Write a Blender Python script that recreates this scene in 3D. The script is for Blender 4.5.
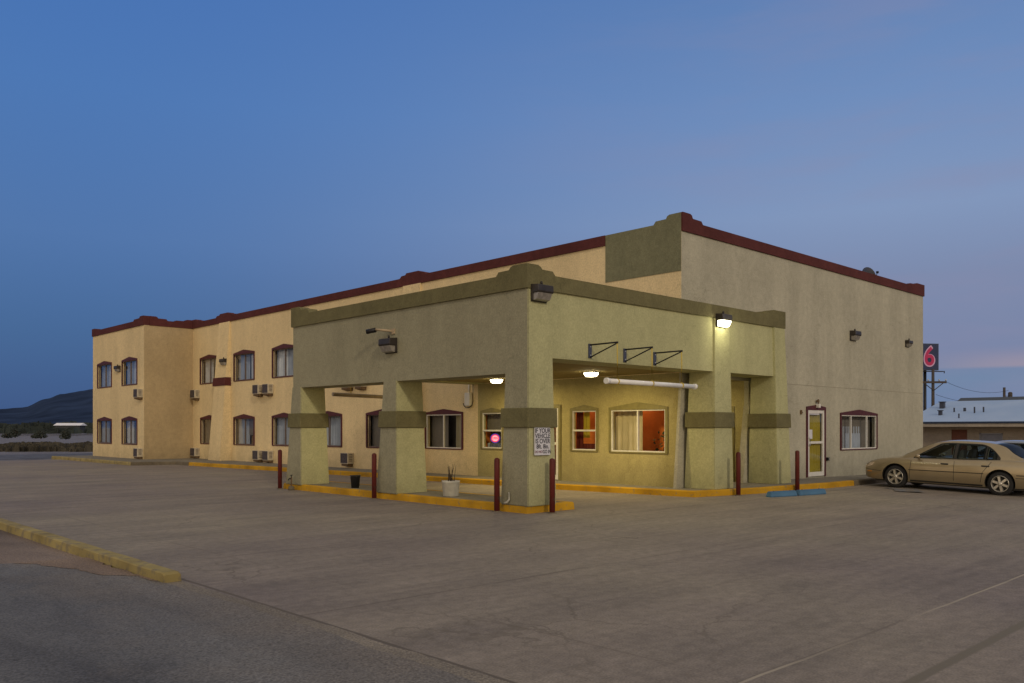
import bpy, bmesh, math, random
from mathutils import Vector, Matrix
from mathutils.noise import noise as pnoise
R = math.radians
rnd = random.Random(7)
scn = bpy.context.scene
col = scn.collection
for o in list(bpy.data.objects):
    bpy.data.objects.remove(o)

# ------------------------------------------------------------------ materials
MATS = {}
def new_mat(name):
    m = bpy.data.materials.new(name); m.use_nodes = True
    nt = m.node_tree; b = nt.nodes['Principled BSDF']
    MATS[name] = m
    return m, nt, b
def N(nt, t, **kw):
    n = nt.nodes.new(t)
    for k, v in kw.items():
        if k in n.inputs: n.inputs[k].default_value = v
        else: setattr(n, k, v)
    return n
def noise_col(nt, vec, scale, c1, c2, lo=.35, hi=.65, detail=6, dist=0.0):
    n = N(nt, 'ShaderNodeTexNoise'); n.inputs['Scale'].default_value = scale; n.inputs['Detail'].default_value = detail
    n.inputs['Distortion'].default_value = dist
    nt.links.new(vec, n.inputs['Vector'])
    r = N(nt, 'ShaderNodeValToRGB'); e = r.color_ramp.elements
    e[0].position = lo; e[1].position = hi; e[0].color = (*c1, 1); e[1].color = (*c2, 1)
    nt.links.new(n.outputs['Fac'], r.inputs['Fac'])
    return r.outputs['Color']
def mul(nt, a, b, fac=1.0, mode='MULTIPLY'):
    m = N(nt, 'ShaderNodeMix', data_type='RGBA', blend_type=mode)
    m.inputs[0].default_value = fac
    nt.links.new(a, m.inputs[6])
    if isinstance(b, tuple): m.inputs[7].default_value = (*b, 1)
    else: nt.links.new(b, m.inputs[7])
    return m.outputs[2]
def coords(nt, scale=(1, 1, 1)):
    t = N(nt, 'ShaderNodeTexCoord'); mp = N(nt, 'ShaderNodeMapping')
    mp.inputs['Scale'].default_value = scale
    nt.links.new(t.outputs['Object'], mp.inputs['Vector'])
    return mp.outputs['Vector']
def bump(nt, b, vec, scale, strength, dist=.01, detail=4):
    n = N(nt, 'ShaderNodeTexNoise'); n.inputs['Scale'].default_value = scale; n.inputs['Detail'].default_value = detail
    nt.links.new(vec, n.inputs['Vector'])
    bp = N(nt, 'ShaderNodeBump'); bp.inputs['Strength'].default_value = strength; bp.inputs['Distance'].default_value = dist
    nt.links.new(n.outputs['Fac'], bp.inputs['Height']); nt.links.new(bp.outputs['Normal'], b.inputs['Normal'])
def scl(c, k): return tuple(x * k for x in c)

def stucco(name, c, var=.12, rough=.92, streak=.10, bstr=.5):
    m, nt, b = new_mat(name)
    v = coords(nt); vs = coords(nt, (.9, .9, .14))
    a = noise_col(nt, v, .55, scl(c, 1 - var), scl(c, 1 + var * .6), .3, .7, 7)
    s = noise_col(nt, vs, 1.5, (1 - streak * 1.1,) * 3, (1, 1, 1), .3, .62, 9)
    g = noise_col(nt, v, 24, (.88, .88, .88), (1.06, 1.06, 1.06), .35, .65, 6)
    g2 = noise_col(nt, v, 5.5, (1 - var * .8,) * 3, (1 + var * .45,) * 3, .32, .68, 8)
    g3 = noise_col(nt, v, 85, (.90, .90, .90), (1.08, 1.08, 1.08), .38, .62, 2)
    o = mul(nt, mul(nt, mul(nt, mul(nt, a, s), g), g2), g3)
    sz = N(nt, 'ShaderNodeSeparateXYZ'); nt.links.new(v, sz.inputs[0])
    n4 = N(nt, 'ShaderNodeTexNoise'); n4.inputs['Scale'].default_value = 2.5; n4.inputs['Detail'].default_value = 6; nt.links.new(v, n4.inputs['Vector'])
    hz = N(nt, 'ShaderNodeMath', operation='SUBTRACT'); nt.links.new(sz.outputs[2], hz.inputs[0]); nt.links.new(n4.outputs['Fac'], hz.inputs[1])
    gr = N(nt, 'ShaderNodeMapRange'); gr.inputs[1].default_value = -.35; gr.inputs[2].default_value = .35; gr.inputs[3].default_value = .80; gr.inputs[4].default_value = 1.0; nt.links.new(hz.outputs[0], gr.inputs[0])
    o = mul(nt, o, gr.outputs[0])
    vo = N(nt, 'ShaderNodeTexVoronoi', feature='DISTANCE_TO_EDGE'); vo.inputs['Scale'].default_value = .32
    o2 = N(nt, 'ShaderNodeVectorMath', operation='SCALE'); o2.inputs['Scale'].default_value = .7; nt.links.new(n4.outputs['Color'], o2.inputs[0])
    a2 = N(nt, 'ShaderNodeVectorMath', operation='ADD'); nt.links.new(v, a2.inputs[0]); nt.links.new(o2.outputs[0], a2.inputs[1]); nt.links.new(a2.outputs[0], vo.inputs['Vector'])
    ck = N(nt, 'ShaderNodeMapRange'); ck.inputs[1].default_value = .0012; ck.inputs[2].default_value = .004; ck.inputs[3].default_value = .86; ck.inputs[4].default_value = 1; nt.links.new(vo.outputs['Distance'], ck.inputs[0])
    o = mul(nt, o, ck.outputs[0])
    nt.links.new(o, b.inputs['Base Color'])
    b.inputs['Roughness'].default_value = rough
    b.inputs['Specular IOR Level'].default_value = .2
    bump(nt, b, v, 55, bstr, .012)
    return m
def plain(name, c, rough=.6, metal=0.0, var=.1, scale=8, spec=.4):
    m, nt, b = new_mat(name)
    v = coords(nt)
    a = noise_col(nt, v, scale, scl(c, 1 - var), scl(c, 1 + var), .3, .7, 5)
    nt.links.new(a, b.inputs['Base Color'])
    b.inputs['Roughness'].default_value = rough; b.inputs['Metallic'].default_value = metal
    b.inputs['Specular IOR Level'].default_value = spec
    return m
def emit(name, c, s):
    m, nt, b = new_mat(name)
    b.inputs['Base Color'].default_value = (*scl(c, .6), 1)
    b.inputs['Emission Color'].default_value = (*c, 1); b.inputs['Emission Strength'].default_value = s
    return m
def glass(name, tint=(.75, .8, .82), f=.12, rough=.03):
    m, nt, b = new_mat(name)
    out = nt.nodes['Material Output']
    tr = N(nt, 'ShaderNodeBsdfTransparent'); tr.inputs['Color'].default_value = (*tint, 1)
    gl = N(nt, 'ShaderNodeBsdfGlossy'); gl.inputs['Roughness'].default_value = rough; gl.inputs['Color'].default_value = (.62, .62, .62, 1)
    lw = N(nt, 'ShaderNodeLayerWeight'); lw.inputs['Blend'].default_value = f
    mx = N(nt, 'ShaderNodeMixShader')
    cl = N(nt, 'ShaderNodeMath', operation='MULTIPLY'); cl.inputs[1].default_value = .45; nt.links.new(lw.outputs['Fresnel'], cl.inputs[0])
    nt.links.new(cl.outputs[0], mx.inputs[0]); nt.links.new(tr.outputs[0], mx.inputs[1]); nt.links.new(gl.outputs[0], mx.inputs[2])
    nt.links.new(mx.outputs[0], out.inputs['Surface'])
    return m
def worn_paint(name, c, under, lo=.42, hi=.62, rough=.75, scale=5):
    m, nt, b = new_mat(name)
    v = coords(nt)
    a = noise_col(nt, v, scale, under, c, lo - .12, lo + .02, 8)
    s = noise_col(nt, v, 1.3, (.62, .6, .56), (1.05, 1.05, 1.0), .3, .65, 6)
    nt.links.new(mul(nt, a, s), b.inputs['Base Color'])
    b.inputs['Roughness'].default_value = rough; b.inputs['Specular IOR Level'].default_value = .25
    bump(nt, b, v, 40, .4, .008)
    return m

CREAMLIT = stucco('cream stucco', (.85, .68, .385), .07)  # raised and warmed, stands in for warm light on the -X walls
CREAMSHADE = stucco('shaded cream stucco', (.52, .40, .225), .10)  # the cream paint darkened, shade of the wing end wall set in colour
TAN = stucco('tan stucco', (.50, .475, .365), .11, streak=.12)  # same wall paint as the cream, without that warm light in its colour
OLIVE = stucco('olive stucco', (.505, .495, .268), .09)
OLIVEDIM = stucco('shaded olive stucco', (.35, .332, .225), .09)  # the olive paint with the dimness of the -X canopy faces in its colour
DKOLIVE = stucco('dark olive stucco', (.185, .168, .082), .14)
PANELG = stucco('grey green stucco', (.225, .222, .132), .12)
MAROON = stucco('maroon stucco', (.120, .036, .034), .15, streak=.15)
CEIL = stucco('ceiling plaster', (.30, .24, .10), .08, streak=.02)
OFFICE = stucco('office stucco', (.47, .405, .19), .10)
ROOFM = plain('roof membrane', (.3, .3, .29), .9)
MAROONP = plain('maroon paint', (.082, .016, .019), .6, var=.2)
OLIVEP = plain('olive trim paint', (.22, .19, .07), .55, var=.15)
WHITEP = plain('white vinyl', (.72, .70, .64), .5, var=.06)
ALU = plain('aluminium', (.45, .46, .47), .4, .6, .1)
ALUDK = plain('dull bronze frame', (.16, .12, .10), .5, .2, .15)
CURT = plain('grey curtain', (.44, .48, .56), .9, 0, .1, 3)
CURTW = plain('pale curtain', (.74, .76, .80), .9, 0, .08, 3)
CURTB = plain('beige curtain', (.5, .43, .28), .9, 0, .1, 3)
CURTR = plain('dark red drape', (.12, .02, .015), .9, 0, .15, 3)
CURTY = plain('yellow curtain', (.44, .34, .035), .9, 0, .12, 3)
CURTD = plain('dim blind', (.22, .19, .16), .9, 0, .1, 3)
WOODBOX = plain('plywood panel', (.42, .24, .09), .7, 0, .2, 6)
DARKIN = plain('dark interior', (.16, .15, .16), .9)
ORANGE = plain('orange room wall', (.66, .19, .035), .8, 0, .06)
ROOMFL = plain('room floor', (.2, .12, .07), .7)
GLASS = glass('window glass', (.84, .87, .88), .10)
GLASSCLEAR = glass('clear glass', (.94, .95, .94), .05)
CARGLASS = glass('car glass', (.48, .56, .58), .22, .02)
BLACKM = plain('black metal', (.018, .017, .018), .45, .3, .2)
BRONZE = plain('lamp housing', (.045, .038, .034), .45, .3, .25)
BLUESTEEL = plain('painted steel plate', (.07, .08, .12), .5, .3, .3, 20)
LENS = plain('lamp lens', (.27, .25, .22), .12, 0, .25, 12, .6)
LENSLIT = emit('lit lamp lens', (1, .93, .62), 14)
CEILLIT = emit('lit ceiling diffuser', (1, .86, .50), 22)
REDPIPE = worn_paint('red bollard paint', (.135, .024, .022), (.10, .07, .06), .36, .5, .5)
YELLOW = worn_paint('yellow kerb paint', (.56, .31, .016), (.30, .22, .10), .40, .6, .8, 11)
YELLOWOLD = worn_paint('faded yellow kerb paint', (.37, .30, .125), (.25, .21, .13), .48, .6, .85, 7)
BLUEP = worn_paint('blue stop paint', (.085, .20, .36), (.3, .3, .3), .34, .5)
KERBC = stucco('bare kerb concrete', (.22, .185, .13), .2)
WALK = stucco('sidewalk concrete', (.30, .275, .22), .15, streak=.02)
PVC = plain('white pvc', (.86, .86, .84), .35, 0, .06, 5)
TANPIPE = plain('tan pipe', (.42, .33, .21), .5, 0, .15, 5)
ROPE = plain('yellow rope', (.62, .46, .08), .8)
ACMET = plain('air conditioner casing', (.52, .46, .34), .55, .1, .12)
ACGR = plain('air conditioner grille', (.10, .085, .09), .6, .3, .3, 14)
RUST = plain('rusty tray', (.15, .095, .05), .8, .1, .3)
SIGNW = plain('sign white', (.66, .66, .70), .5, 0, .05)
INK = plain('black lettering', (.03, .03, .045), .6)
INKR = plain('dark red lettering', (.16, .03, .06), .6)
NEONP = emit('pink neon', (1, .42, .48), 1.1)
NEONR = emit('red neon', (1, .03, .05), 1.0)
NEONB = emit('blue neon', (.10, .08, .6), .6)
NEONBK = plain('neon backing', (.12, .05, .16), .5)
SOIL = plain('soil', (.06, .045, .035), .95)
POTW = plain('white planter', (.50, .49, .42), .7, 0, .15)
POTB = plain('black plastic bucket', (.02, .02, .022), .5)
TWIG = plain('dry twig', (.07, .05, .03), .9)
LEAF = plain('dull leaf', (.06, .075, .035), .8, 0, .4)
BUSHM = plain('desert bush foliage', (.035, .042, .035), .9, 0, .5, 2)
SCRUB = plain('far scrub', (.035, .045, .04), .95, 0, .5, .05)
WEED = plain('dry roadside weeds', (.07, .062, .045), .95, 0, .5, .3)
PLASTW = plain('white plastic', (.7, .7, .7), .5)
WOODP = plain('utility pole wood', (.07, .06, .055), .9, 0, .25)
SIGNDK = plain('sign cabinet', (.035, .05, .09), .5)
SIGNRED = emit('sign red panel', (.34, .008, .06), .45)
SIGNPK = emit('sign pale outline', (.55, .32, .45), .28)

def car_paint(name, c, c2):
    m, nt, b = new_mat(name)
    v = coords(nt)
    a = noise_col(nt, v, 3, c, c2, .3, .7, 6)
    nt.links.new(a, b.inputs['Base Color'])
    b.inputs['Metallic'].default_value = .6; b.inputs['Roughness'].default_value = .33
    b.inputs['Coat Weight'].default_value = .8; b.inputs['Coat Roughness'].default_value = .08
    return m
GOLD = car_paint('gold car paint', (.33, .27, .17), (.37, .305, .195))
BLUESIL = car_paint('silver blue car paint', (.28, .33, .42), (.31, .36, .46))
TYRE = plain('tyre rubber', (.018, .018, .019), .85)
ALLOY = plain('alloy wheel', (.55, .53, .48), .35, .7, .1)
DARKTRIM = plain('dark car trim', (.03, .028, .025), .6)
HEADL = plain('headlight lens', (.55, .45, .33), .15, 0, .2, 20, .6)
TAILL = plain('tail light lens', (.25, .02, .015), .2)
AMBER = plain('amber marker lens', (.6, .25, .04), .25)
CHROME = plain('chrome strip', (.5, .48, .42), .25, .9, .05)
SEATM = plain('car seat cloth', (.25, .24, .22), .9)

# concrete lot
def concrete_lot():
    m, nt, b = new_mat('lot concrete')
    t = N(nt, 'ShaderNodeTexCoord'); P = t.outputs['Object']
    v = P
    vstk = coords(nt, (.25, 1.0, 1)); vs2 = coords(nt, (1, .3, 1))
    base = noise_col(nt, v, .16, (.232, .197, .180), (.315, .278, .212), .3, .7, 8)
    vl = coords(nt, (.22, 1.5, 1)); vl2 = coords(nt, (.45, 5, 1))
    b2 = noise_col(nt, v, .9, (.86, .86, .87), (1.06, 1.05, 1.04), .3, .7, 10)
    st = noise_col(nt, vl, .8, (.87, .87, .88), (1.03, 1.03, 1.02), .33, .60, 9, .5)
    st2 = noise_col(nt, vl2, 1.1, (.90, .90, .90), (1.04, 1.04, 1.04), .34, .62, 9, .7)
    sp = noise_col(nt, v, 1.7, (.66, .66, .66), (1, 1, 1), .20, .31, 5)
    md = noise_col(nt, v, 9, (.86, .86, .86), (1.09, 1.09, 1.09), .34, .66, 6)
    fine = noise_col(nt, v, 55, (.78, .78, .78), (1.18, 1.18, 1.18), .32, .68, 4)
    c = base
    for x in (b2, st, st2, sp, md, fine): c = mul(nt, c, x)
    # slab joints
    sx = N(nt, 'ShaderNodeSeparateXYZ')
    nz = N(nt, 'ShaderNodeTexNoise'); nz.inputs['Scale'].default_value = 1.2; nz.inputs['Detail'].default_value = 6
    nt.links.new(P, nz.inputs['Vector'])
    off = N(nt, 'ShaderNodeVectorMath', operation='SCALE'); off.inputs['Scale'].default_value = .045
    nt.links.new(nz.outputs['Color'], off.inputs[0])
    ad = N(nt, 'ShaderNodeVectorMath', operation='ADD'); nt.links.new(P, ad.inputs[0]); nt.links.new(off.outputs[0], ad.inputs[1])
    nt.links.new(ad.outputs[0], sx.inputs[0])
    def line(axis, period, o, width):
        a = N(nt, 'ShaderNodeMath', operation='ADD'); a.inputs[1].default_value = o + period * 50
        nt.links.new(sx.outputs[axis], a.inputs[0])
        d = N(nt, 'ShaderNodeMath', operation='MODULO'); d.inputs[1].default_value = period; nt.links.new(a.outputs[0], d.inputs[0])
        s = N(nt, 'ShaderNodeMath', operation='SUBTRACT'); s.inputs[1].default_value = period / 2; nt.links.new(d.outputs[0], s.inputs[0])
        ab = N(nt, 'ShaderNodeMath', operation='ABSOLUTE'); nt.links.new(s.outputs[0], ab.inputs[0])
        mr = N(nt, 'ShaderNodeMapRange'); mr.inputs[1].default_value = width * .35; mr.inputs[2].default_value = width
        mr.inputs[3].default_value = 1; mr.inputs[4].default_value = 0; nt.links.new(ab.outputs[0], mr.inputs[0])
        return mr.outputs[0]
    def fade(l, k, seed):
        n2 = N(nt, 'ShaderNodeTexNoise'); n2.inputs['Scale'].default_value = .5; n2.inputs['Detail'].default_value = 5
        mp = N(nt, 'ShaderNodeMapping'); mp.inputs['Location'].default_value = (seed, seed * 2, 0)
        nt.links.new(P, mp.inputs[0]); nt.links.new(mp.outputs[0], n2.inputs['Vector'])
        r = N(nt, 'ShaderNodeMapRange'); r.inputs[1].default_value = .38; r.inputs[2].default_value = .62; r.inputs[4].default_value = k
        nt.links.new(n2.outputs['Fac'], r.inputs[0])
        q = N(nt, 'ShaderNodeMath', operation='MULTIPLY'); nt.links.new(l, q.inputs[0]); nt.links.new(r.outputs[0], q.inputs[1])
        return q.outputs[0]
    def darken(c, f, colr):
        mm = N(nt, 'ShaderNodeMix', data_type='RGBA'); nt.links.new(f, mm.inputs[0]); nt.links.new(c, mm.inputs[6]); mm.inputs[7].default_value = (*colr, 1)
        return mm.outputs[2]
    PY = 3.72
    c = darken(c, fade(line(1, PY, 8.64 - PY / 2 - PY * 0 + PY, .022), .75, 3), (.12, .10, .08))
    c = darken(c, fade(line(0, 4.7, 4.2, .02), .55, 9), (.14, .115, .09))
    # the pale sealed joint and the tar strip near the front edge
    def single(axis, pos, width):
        s = N(nt, 'ShaderNodeMath', operation='SUBTRACT'); s.inputs[1].default_value = pos; nt.links.new(sx.outputs[axis], s.inputs[0])
        ab = N(nt, 'ShaderNodeMath', operation='ABSOLUTE'); nt.links.new(s.outputs[0], ab.inputs[0])
        mr = N(nt, 'ShaderNodeMapRange'); mr.inputs[1].default_value = width * .6; mr.inputs[2].default_value = width
        mr.inputs[3].default_value = 1; mr.inputs[4].default_value = 0; nt.links.new(ab.outputs[0], mr.inputs[0])
        return mr.outputs[0]
    c = darken(c, fade(single(1, -8.655, .017), .95, 21), (.40, .35, .27))
    c = darken(c, single(1, -9.40, .050), (.180, .158, .120))
    c = darken(c, single(0, -7.655, .028), (.125, .105, .085))
    # hairline cracks
    vo = N(nt, 'ShaderNodeTexVoronoi', feature='DISTANCE_TO_EDGE'); vo.inputs['Scale'].default_value = .23
    o2 = N(nt, 'ShaderNodeVectorMath', operation='SCALE'); o2.inputs['Scale'].default_value = 1.1; nt.links.new(nz.outputs['Color'], o2.inputs[0])
    a2 = N(nt, 'ShaderNodeVectorMath', operation='ADD'); nt.links.new(P, a2.inputs[0]); nt.links.new(o2.outputs[0], a2.inputs[1]); nt.links.new(a2.outputs[0], vo.inputs['Vector'])
    ck = N(nt, 'ShaderNodeMapRange'); ck.inputs[1].default_value = .001; ck.inputs[2].default_value = .0042; ck.inputs[3].default_value = 1; ck.inputs[4].default_value = 0; nt.links.new(vo.outputs['Distance'], ck.inputs[0])
    c = darken(c, fade(ck.outputs[0], .6, 14), (.13, .11, .085))
    nt.links.new(c, b.inputs['Base Color'])
    b.inputs['Roughness'].default_value = .8; b.inputs['Specular IOR Level'].default_value = .3
    bump(nt, b, v, 26, .35, .01, 8)
    return m
LOT = concrete_lot()
def asphalt(name, c1, c2):
    m, nt, b = new_mat(name)
    v = coords(nt); vs = coords(nt, (1, .35, 1))
    a = noise_col(nt, v, .3, c1, c2, .3, .7, 8)
    s = noise_col(nt, vs, 1.1, (.70, .70, .71), (1.12, 1.12, 1.10), .3, .66, 9, .8)
    cr = noise_col(nt, v, 5, (.45, .45, .45), (1, 1, 1), .24, .33, 5)
    f = noise_col(nt, v, 60, (.62, .62, .62), (1.38, 1.38, 1.38), .34, .66, 4)
    o = mul(nt, mul(nt, a, s), cr)
    if name == 'worn asphalt':
        sx = N(nt, 'ShaderNodeSeparateXYZ'); nt.links.new(v, sx.inputs[0])
        n5 = N(nt, 'ShaderNodeTexNoise'); n5.inputs['Scale'].default_value = 1.1; n5.inputs['Detail'].default_value = 8; nt.links.new(v, n5.inputs['Vector'])
        ml = N(nt, 'ShaderNodeMath', operation='MULTIPLY_ADD'); ml.inputs[1].default_value = 2.6; nt.links.new(n5.outputs['Fac'], ml.inputs[0]); nt.links.new(sx.outputs[0], ml.inputs[2])
        mm = N(nt, 'ShaderNodeMapRange'); mm.inputs[1].default_value = -7.9; mm.inputs[2].default_value = -6.3; mm.inputs[4].default_value = .75; nt.links.new(ml.outputs[0], mm.inputs[0])
        mq = N(nt, 'ShaderNodeMix', data_type='RGBA'); nt.links.new(mm.outputs[0], mq.inputs[0]); nt.links.new(o, mq.inputs[6]); mq.inputs[7].default_value = (.205, .178, .148, 1); o = mq.outputs[2]
    nt.links.new(mul(nt, o, f), b.inputs['Base Color'])
    b.inputs['Roughness'].default_value = .82; b.inputs['Specular IOR Level'].default_value = .3
    bump(nt, b, v, 60, .5, .01, 6)
    return m
ASPH = asphalt('worn asphalt', (.104, .106, .114), (.162, .162, .162))
ROADM = asphalt('road asphalt', (.10, .105, .125), (.12, .125, .15))
GRAV = asphalt('gravel', (.13, .10, .078), (.25, .195, .155))
GUTT = asphalt('broken gutter concrete', (.14, .122, .10), (.30, .262, .21))
DIRT = asphalt('dirt', (.15, .108, .076), (.25, .185, .135))
FIELD = asphalt('dry field', (.15, .145, .165), (.22, .21, .23))
HILLM = plain('hazy hillside', (.031, .049, .098), .95, 0, .30, .012, .0)

# ------------------------------------------------------------------ mesh helpers
class MB:
    def __init__(s): s.bm = bmesh.new()
    def face(s, pts):
        return s.bm.faces.new([s.bm.verts.new(p) for p in pts])
    def hexa(s, P):   # 8 points: bottom 4 ring, top 4 ring
        v = [s.bm.verts.new(p) for p in P]
        for f in ((3, 2, 1, 0), (4, 5, 6, 7), (0, 1, 5, 4), (1, 2, 6, 5), (2, 3, 7, 6), (3, 0, 4, 7)):
            s.bm.faces.new([v[i] for i in f])
        return s
    def box(s, x0, x1, y0, y1, z0, z1):
        return s.hexa([(x0, y0, z0), (x1, y0, z0), (x1, y1, z0), (x0, y1, z0), (x0, y0, z1), (x1, y0, z1), (x1, y1, z1), (x0, y1, z1)])
    def prism(s, a, b):   # two equal rings of points
        n = len(a); va = [s.bm.verts.new(p) for p in a]; vb = [s.bm.verts.new(p) for p in b]
        s.bm.faces.new(va); s.bm.faces.new(vb[::-1])
        for i in range(n):
            j = (i + 1) % n; s.bm.faces.new([va[i], vb[i], vb[j], va[j]])
        return s
    def tube(s, path, r, n=10, caps=True):
        path = [Vector(p) for p in path]; rings = []
        rs = r if isinstance(r, (list, tuple)) else [r] * len(path)
        for i, p in enumerate(path):
            t = (path[min(i + 1, len(path) - 1)] - path[max(i - 1, 0)]).normalized()
            u = t.cross(Vector((0, 0, 1)))
            if u.length < 1e-3: u = t.cross(Vector((1, 0, 0)))
            u.normalize(); w = t.cross(u)
            rings.append([s.bm.verts.new(p + (u * math.cos(2 * math.pi * k / n) + w * math.sin(2 * math.pi * k / n)) * rs[i]) for k in range(n)])
        for a, b in zip(rings, rings[1:]):
            for k in range(n):
                f = s.bm.faces.new([a[k], a[(k + 1) % n], b[(k + 1) % n], b[k]]); f.smooth = True
        if caps: s.bm.faces.new(rings[0][::-1]); s.bm.faces.new(rings[-1])
        return s
    def lathe(s, prof, n=24, axis='Z', c=(0, 0, 0), caps=True):
        rings = []
        for r, h in prof:
            ring = []
            for k in range(n):
                a = 2 * math.pi * k / n; x, y = r * math.cos(a), r * math.sin(a)
                p = (x, y, h) if axis == 'Z' else ((h, x, y) if axis == 'X' else (x, h, y))
                ring.append(s.bm.verts.new((p[0] + c[0], p[1] + c[1], p[2] + c[2])))
            rings.append(ring)
        for a, b in zip(rings, rings[1:]):
            for k in range(n):
                f = s.bm.faces.new([a[k], a[(k + 1) % n], b[(k + 1) % n], b[k]]); f.smooth = True
        if caps: s.bm.faces.new(rings[0][::-1]); s.bm.faces.new(rings[-1])
        return s
    def bevel(s, w, seg=1):
        bmesh.ops.remove_doubles(s.bm, verts=s.bm.verts, dist=1e-5)
        ed = [e for e in s.bm.edges if len(e.link_faces) == 2 and e.calc_face_angle(0) > .5]
        bmesh.ops.bevel(s.bm, geom=ed, offset=w, segments=seg, affect='EDGES', clamp_overlap=True)
        return s
    def mesh(s, name, off=(0, 0, 0), fix=True):
        if fix: bmesh.ops.recalc_face_normals(s.bm, faces=s.bm.faces)
        if any(off): bmesh.ops.translate(s.bm, verts=s.bm.verts, vec=off)
        me = bpy.data.meshes.new(name); s.bm.to_mesh(me); s.bm.free()
        return me
def link(name, me, mat, parent=None):
    o = bpy.data.objects.new(name, me); col.objects.link(o)
    if mat is not None and not me.materials: me.materials.append(mat)
    if parent is not None: o.parent = parent
    return o
def wpos(o):
    v = Vector((0, 0, 0))
    while o is not None: v += o.location; o = o.parent
    return v
def part(name, mb, mat, parent, world=True, label=None):
    off = -wpos(parent) if world else Vector((0, 0, 0))
    o = link(name, mb.mesh(name, tuple(off)), mat, parent)
    if label: o['label'] = label
    return o
def tag(o, label, cat, group=None):
    o['label'] = label; o['category'] = cat
    if group: o['group'] = group
    return o
def thing(name, label, cat, loc=(0, 0, 0), rz=0, group=None):
    o = bpy.data.objects.new(name, None); col.objects.link(o)
    o.location = loc; o.rotation_euler = (0, 0, rz); o.empty_display_size = .2
    return tag(o, label, cat, group)
def struct(name, mb, mat, kind='structure'):
    o = link(name, mb.mesh(name), mat); o['kind'] = kind
    return o
def dup(root, loc, rz=None, label=None, group=None):
    r = root.copy(); col.objects.link(r); r.location = loc
    if rz is not None: r.rotation_euler = (0, 0, rz)
    if label: r['label'] = label
    if group: r['group'] = group
    for ch in list(root.children):
        c = ch.copy(); col.objects.link(c); c.parent = r
        for g in list(ch.children):
            d = g.copy(); col.objects.link(d); d.parent = c
    return r

# wall planes: 'X' faces -X, u runs along Y; 'Y' faces -Y, u runs along X; w = distance out of the wall
def mapper(axis, c):
    if axis == 'X': return lambda u, w, z: (c - w, u, z)
    return lambda u, w, z: (u, c - w, z)
def wall_sheet(mb, f, u0, u1, z0, z1, holes=(), depth=.14):
    us = sorted({u0, u1, *[h[0] for h in holes], *[h[1] for h in holes]})
    zs = sorted({z0, z1, *[h[2] for h in holes], *[h[3] for h in holes]})
    us = [u for u in us if u0 <= u <= u1]; zs = [z for z in zs if z0 <= z <= z1]
    for a, b in zip(us, us[1:]):
        for c, d in zip(zs, zs[1:]):
            um, zm = (a + b) / 2, (c + d) / 2
            if any(h[0] < um < h[1] and h[2] < zm < h[3] for h in holes): continue
            mb.face([f(a, 0, c), f(b, 0, c), f(b, 0, d), f(a, 0, d)])
    for h in holes:
        a, b, c, d = h[:4]
        for p, q in (((a, c), (b, c)), ((b, c), (b, d)), ((b, d), (a, d)), ((a, d), (a, c))):
            mb.face([f(p[0], 0, p[1]), f(q[0], 0, q[1]), f(q[0], -depth, q[1]), f(p[0], -depth, p[1])])
def fbox(mb, f, u0, u1, w0, w1, z0, z1):
    mb.hexa([f(u0, w0, z0), f(u1, w0, z0), f(u1, w1, z0), f(u0, w1, z0), f(u0, w0, z1), f(u1, w0, z1), f(u1, w1, z1), f(u0, w1, z1)])
def profile_strip(mb, f, pts, zb, w0, w1):
    """coping whose top follows pts [(u, z)...]"""
    for (ua, za), (ub, zb2) in zip(pts, pts[1:]):
        if abs(ub - ua) < 1e-6: continue
        mb.hexa([f(ua, w0, zb), f(ub, w0, zb), f(ub, w1, zb), f(ua, w1, zb), f(ua, w0, za), f(ub, w0, zb2), f(ub, w1, zb2), f(ua, w1, za)])
    bmesh.ops.remove_doubles(mb.bm, verts=mb.bm.verts, dist=1e-4)
    # drop the inner faces shared by neighbouring pieces
    seen = {}
    for fc in list(mb.bm.faces):
        k = tuple(sorted(v.index for v in fc.verts))
        seen.setdefault(frozenset(fc.verts), []).append(fc)
    dead = [x for l in seen.values() if len(l) > 1 for x in l]
    if dead: bmesh.ops.delete(mb.bm, geom=dead, context='FACES_ONLY')

# ------------------------------------------------------------------ ground
def ramp(x, a, b): return max(0.0, min(1.0, (x - a) / (b - a)))
def gz(x, y):
    return -.085 * ramp(x, 9, 12) * ramp(-y, 1.8, 4.8) - .75 * ramp(x, 20, 34)
def lines(a, b, step, lo, hi, extra):
    L = [a + step * i for i in range(int((b - a) / step) + 1)]
    return sorted(set([x for x in extra if x < a or x > b] + L))
def sheet(xs, ys, dz, skip=None):
    mb = MB(); V = {}
    for x in xs:
        for y in ys: V[x, y] = mb.bm.verts.new((x, y, gz(x, y) + dz))
    for a, b in zip(xs, xs[1:]):
        for c, d in zip(ys, ys[1:]):
            mb.bm.faces.new([V[a, c], V[b, c], V[b, d], V[a, d]])
    return mb
ext = [-6000, -3000, -1500, -700, -300, -120, -60, -30, 60, 90, 150, 300, 700, 1500, 3000, 6000]
struct('ground', sheet(lines(-14, 48, 1, 0, 0, ext), lines(-24, 52, 1, 0, 0, ext), -.03), FIELD)
struct('parking_lot', sheet([-7.78] + [float(i) for i in range(-7, 41)], [-40., -32.] + [float(i) for i in range(-24, 38)], 0), LOT)
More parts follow.
